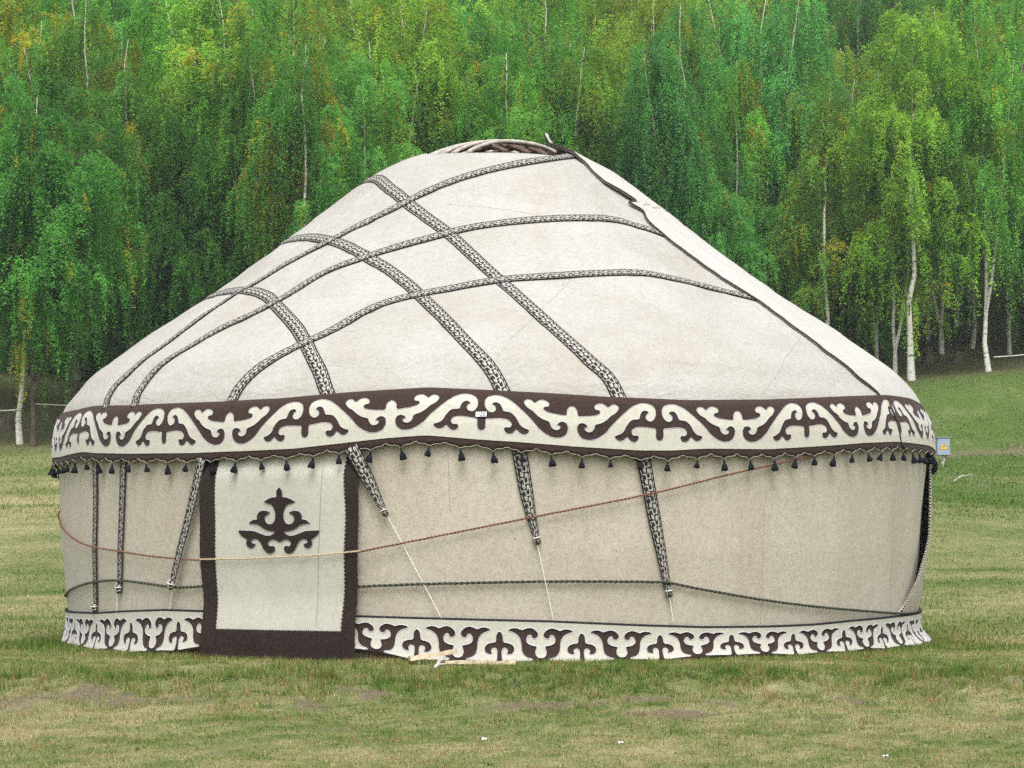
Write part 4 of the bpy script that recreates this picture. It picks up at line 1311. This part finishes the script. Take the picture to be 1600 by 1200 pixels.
# ------------------------------------------------------------------ trees
def make_tree(seed, h, base_t, rad, droop, n_br, n_st, leaf, yel, shape, bark, forks=0, lean=0.0, trunk_r=0.11):
    """returns (trunk mesh, crown mesh); the crown hangs on arching branches in strands of leaves"""
    r_ = np.random.default_rng(seed)
    n = 15
    tz = np.linspace(0, 1, n)
    wob = np.cumsum(r_.normal(0, 0.06, (n, 2)), 0) * (h / 12.0)
    wob -= wob[0]
    la = r_.random() * 2 * PI
    P = np.stack([wob[:, 0] + lean * h * tz ** 1.3 * math.cos(la), wob[:, 1] + lean * h * tz ** 1.3 * math.sin(la), tz * h], 1)
    P[0, 2] = -0.45
    V = []; F = []; MI = []
    def put(pts, rad_, sides, mi=0):
        v_, f_ = tube_arrays(pts, rad_, sides, False)
        o_ = len(V)
        MI.extend([mi] * len(f_))
        V.extend(v_.tolist()); F.extend([tuple(i + o_ for i in f) for f in f_])
    tr = trunk_r * (1 - tz) ** 1.05 + 0.010
    tr[0] *= 1.5; tr[1] *= 1.08
    put(P, tr, 8)
    stems = [(P, base_t, 1.0)]
    for k in range(forks):
        t0 = r_.uniform(0.12, 0.45); az = r_.random() * 2 * PI
        i0 = int(t0 * (n - 1))
        s = np.linspace(0, 1, 10); Lf = h * (1 - t0) * r_.uniform(0.7, 0.95); sp = r_.uniform(0.12, 0.28)
        Q = P[i0] + np.stack([np.cos(az) * sp * Lf * s ** 0.8, np.sin(az) * sp * Lf * s ** 0.8, Lf * s], 1)
        put(Q, (tr[i0] * 0.75) * (1 - s) ** 0.8 + 0.01, 6)
        stems.append((Q, 0.25, 0.7))
    leaf_p = []; leaf_s = []; leaf_y = []; leaf_v = []
    for (C, b0, wgt) in stems:
        nb_ = int(n_br * wgt)
        for k in range(nb_):
            t_ = b0 + (0.985 - b0) * ((k + r_.random()) / nb_)
            az = k * 2.399 + r_.normal(0, 0.5)
            rel = (t_ - b0) / (1 - b0)
            if shape == 'dome': pr = math.sqrt(max(0.02, 1 - (rel * 1.02 - 0.18) ** 2 / 0.80)) * (0.55 + 0.45 * min(1, rel * 3))
            elif shape == 'cone': pr = (1 - rel) ** 0.75 * 0.95 + 0.06
            else: pr = (1 - rel ** 2.2) ** 0.5 * (0.6 + 0.4 * min(1, rel * 2.5)) + 0.05
            L = rad * pr * r_.uniform(0.7, 1.15) * (wgt ** 0.5)
            p0 = np.array([np.interp(t_, np.linspace(0, 1, len(C)), C[:, i]) for i in range(3)])
            s = np.linspace(0, 1, 8)
            el = r_.uniform(0.45, 1.0) if shape != 'bush' else r_.uniform(0.1, 0.8)
            rise = L * el; sag = L * (0.25 + 0.45 * droop) * r_.uniform(0.7, 1.3)
            out = L * s
            zz_ = rise * np.sin(s * 1.7) * 0.75 - sag * s ** 3
            bend = r_.normal(0, 0.25)
            Q = p0 + np.stack([np.cos(az + bend * s) * out, np.sin(az + bend * s) * out, zz_], 1)
            put(Q[:6], 0.021 * (1 - s[:6] * 0.85) * (0.5 + 0.5 * pr), 4, 1)
            ns = max(4, int(n_st * (0.35 + 0.65 * pr) * (0.45 + 0.55 * min(1.0, rel / 0.28))))
            st = r_.beta(1.75, 1.05, ns)
            S0 = np.stack([np.interp(st, s, Q[:, i]) for i in range(3)], 1) + r_.normal(0, 0.10, (ns, 3))
            hang = droop * r_.gamma(2.2, 0.42, ns) + 0.15
            dirx = np.cos(az) * 0.5 + r_.normal(0, 0.6, ns); diry = np.sin(az) * 0.5 + r_.normal(0, 0.6, ns)
            by = r_.random() < yel[0]; bv = r_.normal(0, 0.16)
            for q in range(ns):
                nl = max(5, int(leaf[1] * (0.45 + hang[q] * 0.75)))
                u = r_.random(nl)
                flare = 0.30 * (1 - np.exp(-u * 3))
                px = S0[q, 0] + dirx[q] * flare + r_.normal(0, 0.042, nl)
                py = S0[q, 1] + diry[q] * flare + r_.normal(0, 0.042, nl)
                pz_ = S0[q, 2] + 0.10 * np.sin(u * 3) - hang[q] * u ** 1.15 + r_.normal(0, 0.045, nl)
                leaf_p.append(np.stack([px, py, pz_], 1))
                leaf_s.append(r_.uniform(0.75, 1.3, nl) * leaf[0])
                sy = (by and r_.random() < 0.6) or r_.random() < yel[1]
                leaf_y.append(np.clip((r_.uniform(0.35, 1.0) if sy else -0.06) + r_.normal(0, 0.12, nl), 0, 1))
                leaf_v.append(np.clip(0.42 + bv + r_.normal(0, 0.20) + r_.normal(0, 0.07, nl), 0, 1))
    Lp = np.concatenate(leaf_p); Ls = np.concatenate(leaf_s); Ly = np.concatenate(leaf_y); Lv = np.concatenate(leaf_v)
    m = len(Lp)
    ax = np.stack([np.interp(Lp[:, 2], P[:, 2], P[:, i]) for i in range(2)], 1)
    ow = np.zeros((m, 3)); ow[:, :2] = Lp[:, :2] - ax; ow /= np.linalg.norm(ow, axis=1)[:, None] + 1e-6
    nl_ = r_.normal(0, 0.62, (m, 3)) + 0.45 * ow; nl_[:, 2] += 0.75         # leaf blades mostly face up and outwards
    nl_ /= np.linalg.norm(nl_, axis=1)[:, None]
    a1 = np.cross(nl_, r_.normal(0, 1, (m, 3))); a1 /= np.linalg.norm(a1, axis=1)[:, None]
    a2 = np.cross(nl_, a1)
    l = Ls[:, None]
    q0 = Lp - a1 * l * 0.5; q2 = Lp + a1 * l * 0.5
    q1 = Lp + a2 * l * 0.36 - a1 * l * 0.08; q3 = Lp - a2 * l * 0.36 - a1 * l * 0.08
    LV = np.stack([q0, q1, q2, q3], 1).reshape(-1, 3)
    LF = np.arange(m * 4).reshape(-1, 4)
    cm = mesh_data('crown', LV, LF, False, None, {"yel": np.repeat(Ly, 4), "var": np.repeat(Lv, 4)}, [M['leaf']])
    tm_ = mesh_data('trunk', np.array(V), F, True, mats=[M[bark], M['bark']])
    tm_.polygons.foreach_set('material_index', np.array(MI, dtype=np.int32))
    return tm_, cm, m

#        seed h  base  rad droop nbr nst leaf(size,n)  yel          shape  bark forks lean r
SPEC = {
 'weep1': (1, 13.0, 0.20, 2.5, 1.25, 44, 32, (0.066, 44), (0.08, 0.025), 'oval', 'birch', 2, 0.02, 0.10),
 'weep2': (2, 12.0, 0.15, 2.4, 1.45, 42, 32, (0.066, 44), (0.16, 0.04), 'oval', 'birch', 0, 0.03, 0.09),
 'dome1': (3, 11.0, 0.17, 2.45, 0.60, 50, 34, (0.066, 44), (0.03, 0.02), 'dome', 'birch', 0, 0.01, 0.09),
 'dome2': (4, 12.0, 0.22, 2.4, 0.75, 48, 32, (0.066, 44), (0.10, 0.03), 'dome', 'birch', 1, 0.02, 0.09),
 'tall1': (5, 14.5, 0.25, 2.4, 0.90, 46, 21, (0.066, 40), (0.10, 0.04), 'oval', 'birch', 2, 0.02, 0.082),
 'tall2': (6, 14.0, 0.22, 2.5, 1.00, 42, 20, (0.066, 40), (0.08, 0.03), 'oval', 'birch', 3, 0.02, 0.078),
 'gold':  (7, 12.5, 0.18, 2.4, 0.85, 46, 30, (0.066, 44), (0.55, 0.22), 'oval', 'birch', 0, 0.02, 0.085),
 'cone':  (8, 10.0, 0.14, 2.3, 0.65, 48, 30, (0.064, 42), (0.14, 0.05), 'cone', 'birch', 0, 0.01, 0.08),
 'slim_dark': (11, 10.5, 0.26, 2.5, 0.80, 46, 32, (0.070, 42), (0.06, 0.02), 'dome', 'bark', 1, 0.03, 0.075),
 'bush':  (9, 5.5, 0.06, 2.4, 0.60, 46, 28, (0.066, 44), (0.06, 0.03), 'dome', 'bark', 2, 0.04, 0.08),
 'dark':  (10, 9.5, 0.14, 2.7, 0.80, 46, 32, (0.070, 42), (0.05, 0.02), 'dome', 'bark', 1, 0.04, 0.10),
}
TREES = {}
for k, sp_ in SPEC.items():
    TREES[k] = make_tree(*sp_)
print("leaves per kind", {k: v[2] for k, v in TREES.items()})

GREENS = {'green': (0.150, 0.395, 0.075), 'deep': (0.098, 0.310, 0.064), 'lime': (0.290, 0.490, 0.080), 'olive': (0.230, 0.425, 0.070), 'teal': (0.130, 0.385, 0.105)}
def place_tree(kind, x, y, scale, hue, label, group=None, rot=None, name=None):
    tm_, cm, _ = TREES[kind]
    nm = name or ('birch_tree' if SPEC[kind][10] == 'birch' else 'broadleaf_tree')
    root = empty(nm, (x, y, ground_z(x, y)))
    root.rotation_euler = (0, 0, random.random() * 2 * PI if rot is None else rot)
    root.scale = (scale * random.uniform(0.92, 1.08), scale * random.uniform(0.92, 1.08), scale)
    tk = link(bpy.data.objects.new('trunk', tm_), root)
    ck = link(bpy.data.objects.new('crown', cm), root)
    c = GREENS[hue]; j = random.uniform(0.70, 1.25)
    ck.color = (c[0] * j * random.uniform(0.9, 1.12), c[1] * j, c[2] * j * random.uniform(0.85, 1.15), 1)
    tag(root, label, "tree", group)
    return root

taken = []
def at_px(px, d): return ((px - 800) / F_PX * d, d)
# kind, photo column, distance, height scale, hue, label
FRONT = [
 ('dome1', 1426, 68.0, 1.00, 'olive', "yellow-green dome-crowned birch at the wood's right edge, white trunk bare below"),
 ('cone', 1284, 70.0, 0.88, 'olive', "small pointed yellow-green birch beyond the yurt's right roof slope"),
 ('weep1', 1062, 71.0, 0.92, 'teal', "dark green weeping birch with long hanging curtains right of the yurt's crown"),
 ('weep2', 1150, 74.0, 0.84, 'green', "weeping birch with an arched drooping limb above the right roof slope"),
 ('tall2', 1549, 68.5, 0.86, 'green', "leaning white-trunked birch nearest the right border, its base in open grass"),
 ('tall1', 1400, 70.0, 0.72, 'green', "slim birch just left of the yellow-green dome-crowned birch"),
 ('tall1', 1474, 76.0, 0.80, 'teal', "pale-trunked birch standing between the yellow-green dome birch and the leaning birch"),
 ('tall2', 1520, 77.0, 0.78, 'green', "thin birch close behind the leaning birch at right"),
 ('weep2', 1353, 75.0, 0.78, 'teal', "green birch with spotted pale trunk left of the slim birch pair"),
 ('slim_dark', 51, 56.2, 0.80, 'deep', "dark leafy tree on a brown trunk at the left edge of the meadow"),
 ('dome2', 32, 56.6, 0.72, 'deep', "pale-trunked birch at the far left, white cord tied to its trunk"),
 ('bush', 128, 67.0, 0.92, 'deep', "low dark bushy tree beside the yurt's left shoulder"),
 ('weep2', 205, 64.0, 0.84, 'green', "drooping green birch with gold strands above the yurt's left roof foot"),
 ('dark', 290, 64.0, 0.82, 'deep', "rounded dark green tree behind the yurt's left roof slope"),
 ('weep1', 120, 66.5, 0.86, 'green', "green weeping birch with thin white stem in the left of the wood"),
 ('dome2', 330, 66.0, 0.98, 'olive', "olive round-topped birch over the left roof slope"),
 ('gold', 42, 68.0, 0.98, 'lime', "yellowing tall birch in the upper left corner"),
 ('tall2', 400, 64.0, 0.80, 'green', "birch with a bare white stem showing left of the roof slope"),
 ('slim_dark', -28, 60.5, 0.86, 'deep', "dark tree added at the left border to shade the slope behind the pale-trunked birch"),  # added so its crown shades the open slope on the left
 ('slim_dark', 112, 60.0, 0.84, 'deep', "dark leafy tree rising behind the yurt's left shoulder"),  # also added for shade on that slope, trunk hidden by the yurt
 ('weep2', 470, 63.0, 0.84, 'deep', "dark drooping birch behind the roof's left woven straps"),
 ('tall2', 660, 74.0, 0.98, 'green', "many-stemmed white birch just left of the yurt's crown"),
 ('tall1', 868, 73.0, 0.95, 'green', "twin-stemmed white birch just right of the yurt's crown"),
 ('gold', 968, 79.0, 0.98, 'lime', "golden yellow birch over the right of the yurt's crown"),
 ('dome2', 920, 72.0, 0.88, 'olive', "yellow-green full birch between the golden birch and the crown"),
 ('dome1', 560, 66.0, 0.90, 'green', "dense green birch above the upper left roof edge"),
 ('gold', 1225, 92.0, 0.98, 'lime', "orange-yellow birch high on the slope at upper right"),
 ('tall2', 1345, 84.0, 1.05, 'teal', "white forked birch rising behind the yellow-green dome birch"),
 ('tall2', 1552, 86.0, 1.02, 'green', "forked white birch in the upper right corner"),
 ('tall1', 1372, 73.0, 0.66, 'green', "thin young birch a little left of the slim birch pair at right"),
 ('tall1', 1452, 79.0, 0.70, 'olive', "thin birch standing behind the right-hand stumps"),
 ('tall2', 1498, 81.0, 0.72, 'green', "slender many-stemmed birch in shade between the right-hand trunks"),
 ('tall1', 1580, 74.0, 0.68, 'green', "slender birch between the leaning birch and the photo's right border"),
 ('tall2', 1310, 77.0, 0.70, 'olive', "slender pale birch right of the small pointed birch"),
 ('bush', 1215, 72.0, 0.95, 'deep', "low dark bush behind the yurt's right roof slope"),
 ('dark', 1120, 70.0, 0.66, 'teal', "dark teal shrubby tree under the weeping birches right of the roof"),
 ('bush', 1320, 74.0, 0.85, 'green', "green bush at the foot of the small pointed birch"),
 ('dome2', 770, 69.0, 0.86, 'green', "green birch directly behind the yurt's crown"),
 ('bush', 15, 67.5, 0.80, 'deep', "dark bush behind the cord at the far left"),
 ('tall2', -60, 60.0, 0.75, 'deep', "dark birch cut by the photo's left border"),
 ('weep1', 1625, 72.0, 0.9, 'green', "green birch cut by the photo's right border"),
]
for kind, px, d, s, hue, lab in FRONT:
    x, y = at_px(px, d)
    taken.append((x, y))
    place_tree(kind, x, y, s, hue, lab)

zones_x = [(-9e9, 90, "at the left border"), (90, 330, "over the left eave"), (330, 600, "over the left roof"), (600, 900, "over the yurt's crown"), (900, 1150, "over the right roof"),
           (1150, 1400, "over the right eave"), (1400, 9e9, "at the right border")]
zones_y = [(0, 78, "low in the wood"), (78, 96, "midway up the slope"), (96, 999, "high on the hill")]
words = {'green': "green", 'deep': "dark green", 'lime': "yellow-green", 'olive': "olive green", 'teal': "blue-green"}
kinds_bg = ['weep1', 'weep2', 'dome1', 'dome2', 'tall1', 'tall2', 'gold', 'cone', 'dark']
wts = np.array([1.2, 1.1, 1.0, 1.1, 1.7, 1.7, 1.1, 0.5, 0.4]); wts /= wts.sum()
tries = 0; made = 0; bg = []
def edge_y(x): return 69.5 - 4.0 * float(sstep(3, -6, x)) + 3.0 * float(sstep(9, 15, x))
while tries < 9000 and made < 190:
    tries += 1
    y = rng.uniform(57, 122)
    half_w = 0.223 * y * 1.22 + 2.5
    x = rng.uniform(-half_w, half_w)
    if y < edge_y(x): continue
    md = 2.35 if y < 80 else 2.9
    if any((x - a_) ** 2 + (y - b_) ** 2 < md * md for a_, b_ in taken): continue
    taken.append((x, y))
    made += 1
    kind = str(rng.choice(kinds_bg, p=wts))
    hue = str(rng.choice(['green', 'deep', 'lime', 'olive', 'teal'], p=([.42, .22, .10, .22, .04] if 800 + x / y * F_PX < 560 else [.34, .08, .28, .22, .08] if 800 + x / y * F_PX < 1000 else [.34, .08, .20, .10, .28])))
    if kind == 'gold': hue = 'lime'
    if y > 85 and hue == 'deep': hue = 'green'
    px = 800 + x / y * F_PX
    zx = next(w for a_, b_, w in zones_x if a_ <= px < b_); zy = next(w for a_, b_, w in zones_y if a_ <= y < b_)
    tone = words[hue] if kind != 'gold' else "golden-tinged"
    what = 'birch' if SPEC[kind][10] == 'birch' else 'broadleaf tree'
    lab = f"{tone} {what} {zy} {zx}"
    bg.append((lab, px, place_tree(kind, x, y, rng.uniform(0.82, 1.08), hue, lab, 'trees of the hillside wood')))

ordn = ["first", "second", "third", "fourth", "fifth", "sixth", "seventh", "eighth", "ninth", "tenth", "eleventh", "twelfth", "thirteenth", "fourteenth", "fifteenth", "sixteenth"]
numw = ["", "one", "two", "three", "four", "five", "six", "seven", "eight", "nine", "ten", "eleven", "twelve", "thirteen", "fourteen", "fifteen", "sixteen"]
for lab in {b_[0] for b_ in bg}:
    same = sorted([b_ for b_ in bg if b_[0] == lab], key=lambda b_: b_[1])
    if len(same) > 1:
        for i, b_ in enumerate(same):
            b_[2]["label"] = f"{lab}, {ordn[i]} of {numw[len(same)]} from left"
# stumps in the shade on the right
for px, py, d, hh, lab in ((9, 668, 58.5, 0.35, "dark stump on the shaded slope at the far left"), (1451, 566, 73.0, 0.55, "dark tree stump in the shade behind the right-hand birches"), (1497, 580, 72.0, 0.40, "small stump between the leaning birch and the dome-crowned birch")):
    x, y = at_px(px, d); z0 = ground_z(x, y)
    mb = MB(); mb.tube([(x, y, z0 - .2), (x, y, z0 + .05), (x + .02, y, z0 + hh * .6), (x + .05, y, z0 + hh)], [0.26, 0.20, 0.16, 0.13], 9)
    tag(mb.build('tree_stump', M['bark']), lab, "stump")

# barrier cords between the trunks
def cord(name, p0, p1, sag, rad, lab):
    s = np.linspace(0, 1, 20)[:, None]
    P = np.array(p0) * (1 - s) + np.array(p1) * s
    P[:, 2] -= sag * 4 * s[:, 0] * (1 - s[:, 0])
    v_, f_ = tube_arrays(P, rad, 6)
    return tag(obj(name, v_, f_, M['white_cord']), lab, "cord")
cord('barrier_cord', from_photo(-70, 632, 57.5), from_photo(30, 640, 56.5), 0.08, 0.022, "white cord running from the left border to the pale birch trunk")
cord('barrier_cord', from_photo(52, 631, 56.3), from_photo(240, 632, 58.5), 0.04, 0.016, "thin white cord from the brown trunk to behind the yurt's left shoulder")
cord('barrier_cord', from_photo(1553, 558, 68.3), from_photo(1700, 540, 70.0), 0.05, 0.022, "pale cord leading right from the leaning birch at the right border")

# ------------------------------------------------------------------ grass
def blades(n, x, y, hgt_m, wid, dry_bias, tilt):
    z = hgt(x, y) - 0.004
    dryv = m_dry(x, y); bare = m_bare(x, y)
    keep = rng.random(n) > bare * 0.80
    ry = np.hypot(x - YC[0], y - YC[1])
    keep &= ry > 3.225
    keep &= m_wood(x, y) < rng.random(n) * 1.3
    x, y, z, dryv = x[keep], y[keep], z[keep], dryv[keep]
    n = len(x)
    h = (hgt_m[keep] if not np.isscalar(hgt_m) else np.full(n, hgt_m)) * rng.uniform(0.45, 1.35, n)
    w = (wid[keep] if not np.isscalar(wid) else np.full(n, wid)) * rng.uniform(0.7, 1.3, n)
    az = rng.random(n) * 2 * PI
    az2 = rng.random(n) * 2 * PI
    tl = np.abs(rng.normal(0, tilt, n))
    b = np.stack([x, y, z], 1)
    sd_ = np.stack([np.cos(az), np.sin(az), 0 * az], 1) * (w / 2)[:, None]
    up = np.stack([np.cos(az2) * np.sin(tl), np.sin(az2) * np.sin(tl), np.cos(tl)], 1)
    tip = b + up * h[:, None]
    V = np.stack([b - sd_, b + sd_, tip], 1)
    d = np.clip(dryv * 0.85 + dry_bias + rng.normal(0, 0.15, n), 0, 0.92)
    red = rng.random(n) < 0.03 + 0.30 * sstep(0.50, 0.72, fbm(x * 7, y * 9, 121, 3)) * sstep(20, 15, y)
    d[red] = 1.0
    return V, d, np.clip(rng.normal(0.45, 0.22, n), 0, 1)

VV, DD, WW = [], [], []
# near field
n = 330000
y = 9.5 + (16.2 - 9.5) * rng.random(n) ** 1.1; x = (rng.random(n) - .5) * 2 * (0.223 * y * 1.25 + 0.3)
clump = fbm(x * 3.0, y * 3.0, 101, 3)
bankw = np.exp(-((y - 13.3) / 0.85) ** 2)
clump2 = fbm(x * 9.0, y * 9.0, 103, 2)
hh = 0.009 + 0.010 * clump + 0.014 * clump2 + 0.040 * bankw * sstep(0.40, 0.75, clump2)
V, d, v = blades(n, x, y, hh, 0.0048, 0.04, 0.95); VV.append(V); DD.append(d - 0.16 * 0); WW.append(v)
# tufts hugging the skirt
n = 26000
ph = rng.uniform(-1.75, 1.75, n); rr2 = 3.25 + np.abs(rng.normal(0, 0.16, n))
x = YC[0] + rr2 * np.sin(ph); y = YC[1] - rr2 * np.cos(ph)
V, d, v = blades(n, x, y, 0.026 + 0.030 * fbm(x * 4, y * 4, 111, 3) ** 1.5, 0.0055, -0.04, 0.75); VV.append(V); DD.append(d); WW.append(v)
# tussocks on the bank and scattered tufts
nt_ = 1900
ty = np.where(rng.random(nt_) < 0.62, rng.normal(13.35, 0.55, nt_), rng.uniform(9.6, 16, nt_))
tx = (rng.random(nt_) - .5) * 2 * (0.223 * ty * 1.2 + 0.3)
tb = np.exp(-((ty - 13.35) / 0.7) ** 2)
okk = (m_bare(tx, ty) < 0.5) & (np.hypot(tx - YC[0], ty - YC[1]) > 3.42)
tx, ty, tb = tx[okk], ty[okk], tb[okk]
cnt_ = (rng.uniform(30, 70, len(tx)) * (0.6 + 0.7 * tb)).astype(int)
ix_ = np.repeat(np.arange(len(tx)), cnt_)
spd = rng.uniform(0.02, 0.06, len(tx))[ix_]
bx2 = tx[ix_] + rng.normal(0, 1, len(ix_)) * spd * 1.5; by2 = ty[ix_] + rng.normal(0, 1, len(ix_)) * spd
hb = (rng.uniform(0.02, 0.045, len(tx)) * (0.7 + 0.75 * tb))[ix_]
V, d, v = blades(len(ix_), bx2, by2, hb, 0.0052, -0.02, 0.85)
VV.append(V); DD.append(np.clip(d + (fbm(V[:, 0, 0] * 7, V[:, 0, 1] * 7, 131, 2) - 0.5) * 0.6, 0, 1)); WW.append(v)
# middle distance
n = 200000
y = 16 + (36 - 16) * rng.random(n) ** 1.3; x = (rng.random(n) - .5) * 2 * (0.223 * y * 1.3 + 1)
ok = (np.abs(x) > 0.10 * y) | (y < 17)
V, d, v = blades(n, x, y, 0.035, 0.011, -0.02, 0.95); VV.append(V); DD.append(d); WW.append(v)
# far field
n = 170000
y = 36 + (70 - 36) * rng.random(n); x = (rng.random(n) - .5) * 2 * (0.223 * y * 1.25 + 1)
V, d, v = blades(n, x, y, 0.055, 0.022, -0.02, 1.0); VV.append(V); DD.append(d); WW.append(v)
# fallen leaves scattered on the grass
nfl = 1500
fy = 9.6 + 8 * rng.random(nfl) ** 1.3; fx = (rng.random(nfl) - .5) * 2 * (0.223 * fy * 1.2 + .2)
okk = np.hypot(fx - YC[0], fy - YC[1]) > 3.4
fx, fy = fx[okk], fy[okk]; nfl = len(fx)
fz = hgt(fx, fy) + rng.uniform(0.006, 0.022, nfl)
fa = rng.random(nfl) * 2 * PI; fs = rng.uniform(0.004, 0.011, nfl)
c0 = np.stack([fx, fy, fz], 1)
d1 = np.stack([np.cos(fa), np.sin(fa), rng.normal(0, .35, nfl)], 1) * fs[:, None]; d2 = np.stack([-np.sin(fa), np.cos(fa), rng.normal(0, .35, nfl)], 1) * (fs * 0.62)[:, None]
FL = np.stack([c0 - d1, c0 + d2, c0 + d1, c0 - d2], 1).reshape(-1, 3)
M['fallen'] = plain('fallen_leaf', (0.24, 0.15, 0.065), 0.8, 0.6, 3.0, bmp=0)
flo = obj('fallen_leaves', FL, np.arange(nfl * 4).reshape(-1, 4), M['fallen'], None, False)
tag(flo, "small brown and yellow birch leaves scattered over the near grass", "leaves", kind="stuff")
VV = np.concatenate(VV); DD = np.concatenate(DD); WW = np.concatenate(WW)
nb_ = len(VV)
gob = obj('grass', VV.reshape(-1, 3), np.arange(nb_ * 3).reshape(-1, 3), M['blade'], None, False, None, {"dry": np.repeat(DD, 3), "var": np.repeat(WW, 3)})
tag(gob, "short grazed green and straw-coloured grass covering the meadow", "grass", kind="stuff")
bpy.context.view_layer.update()

# ------------------------------------------------------------------ thin autumn haze
HAZE = 0.0005
if HAZE > 0:
    hz = MB()
    hz.add([(x, y, z) for x in (-114, 114) for y in (-44, 154) for z in (-8, 56)],
           [(0, 1, 3, 2), (4, 6, 7, 5), (0, 4, 5, 1), (2, 3, 7, 6), (0, 2, 6, 4), (1, 5, 7, 3)])
    hm = bpy.data.materials.new('haze'); hm.use_nodes = True
    hn = hm.node_tree; hn.nodes.clear()
    ho = hn.nodes.new("ShaderNodeOutputMaterial"); hv = hn.nodes.new("ShaderNodeVolumePrincipled")
    hv.inputs["Color"].default_value = (0.86, 0.93, 1.0, 1)
    hv.inputs["Density"].default_value = HAZE
    hn.links.new(hv.outputs[0], ho.inputs["Volume"])
    ho_ = hz.build('haze', hm, None, False)
    tag(ho_, "thin pale haze in the air between the meadow and the wood", "haze", kind="stuff")
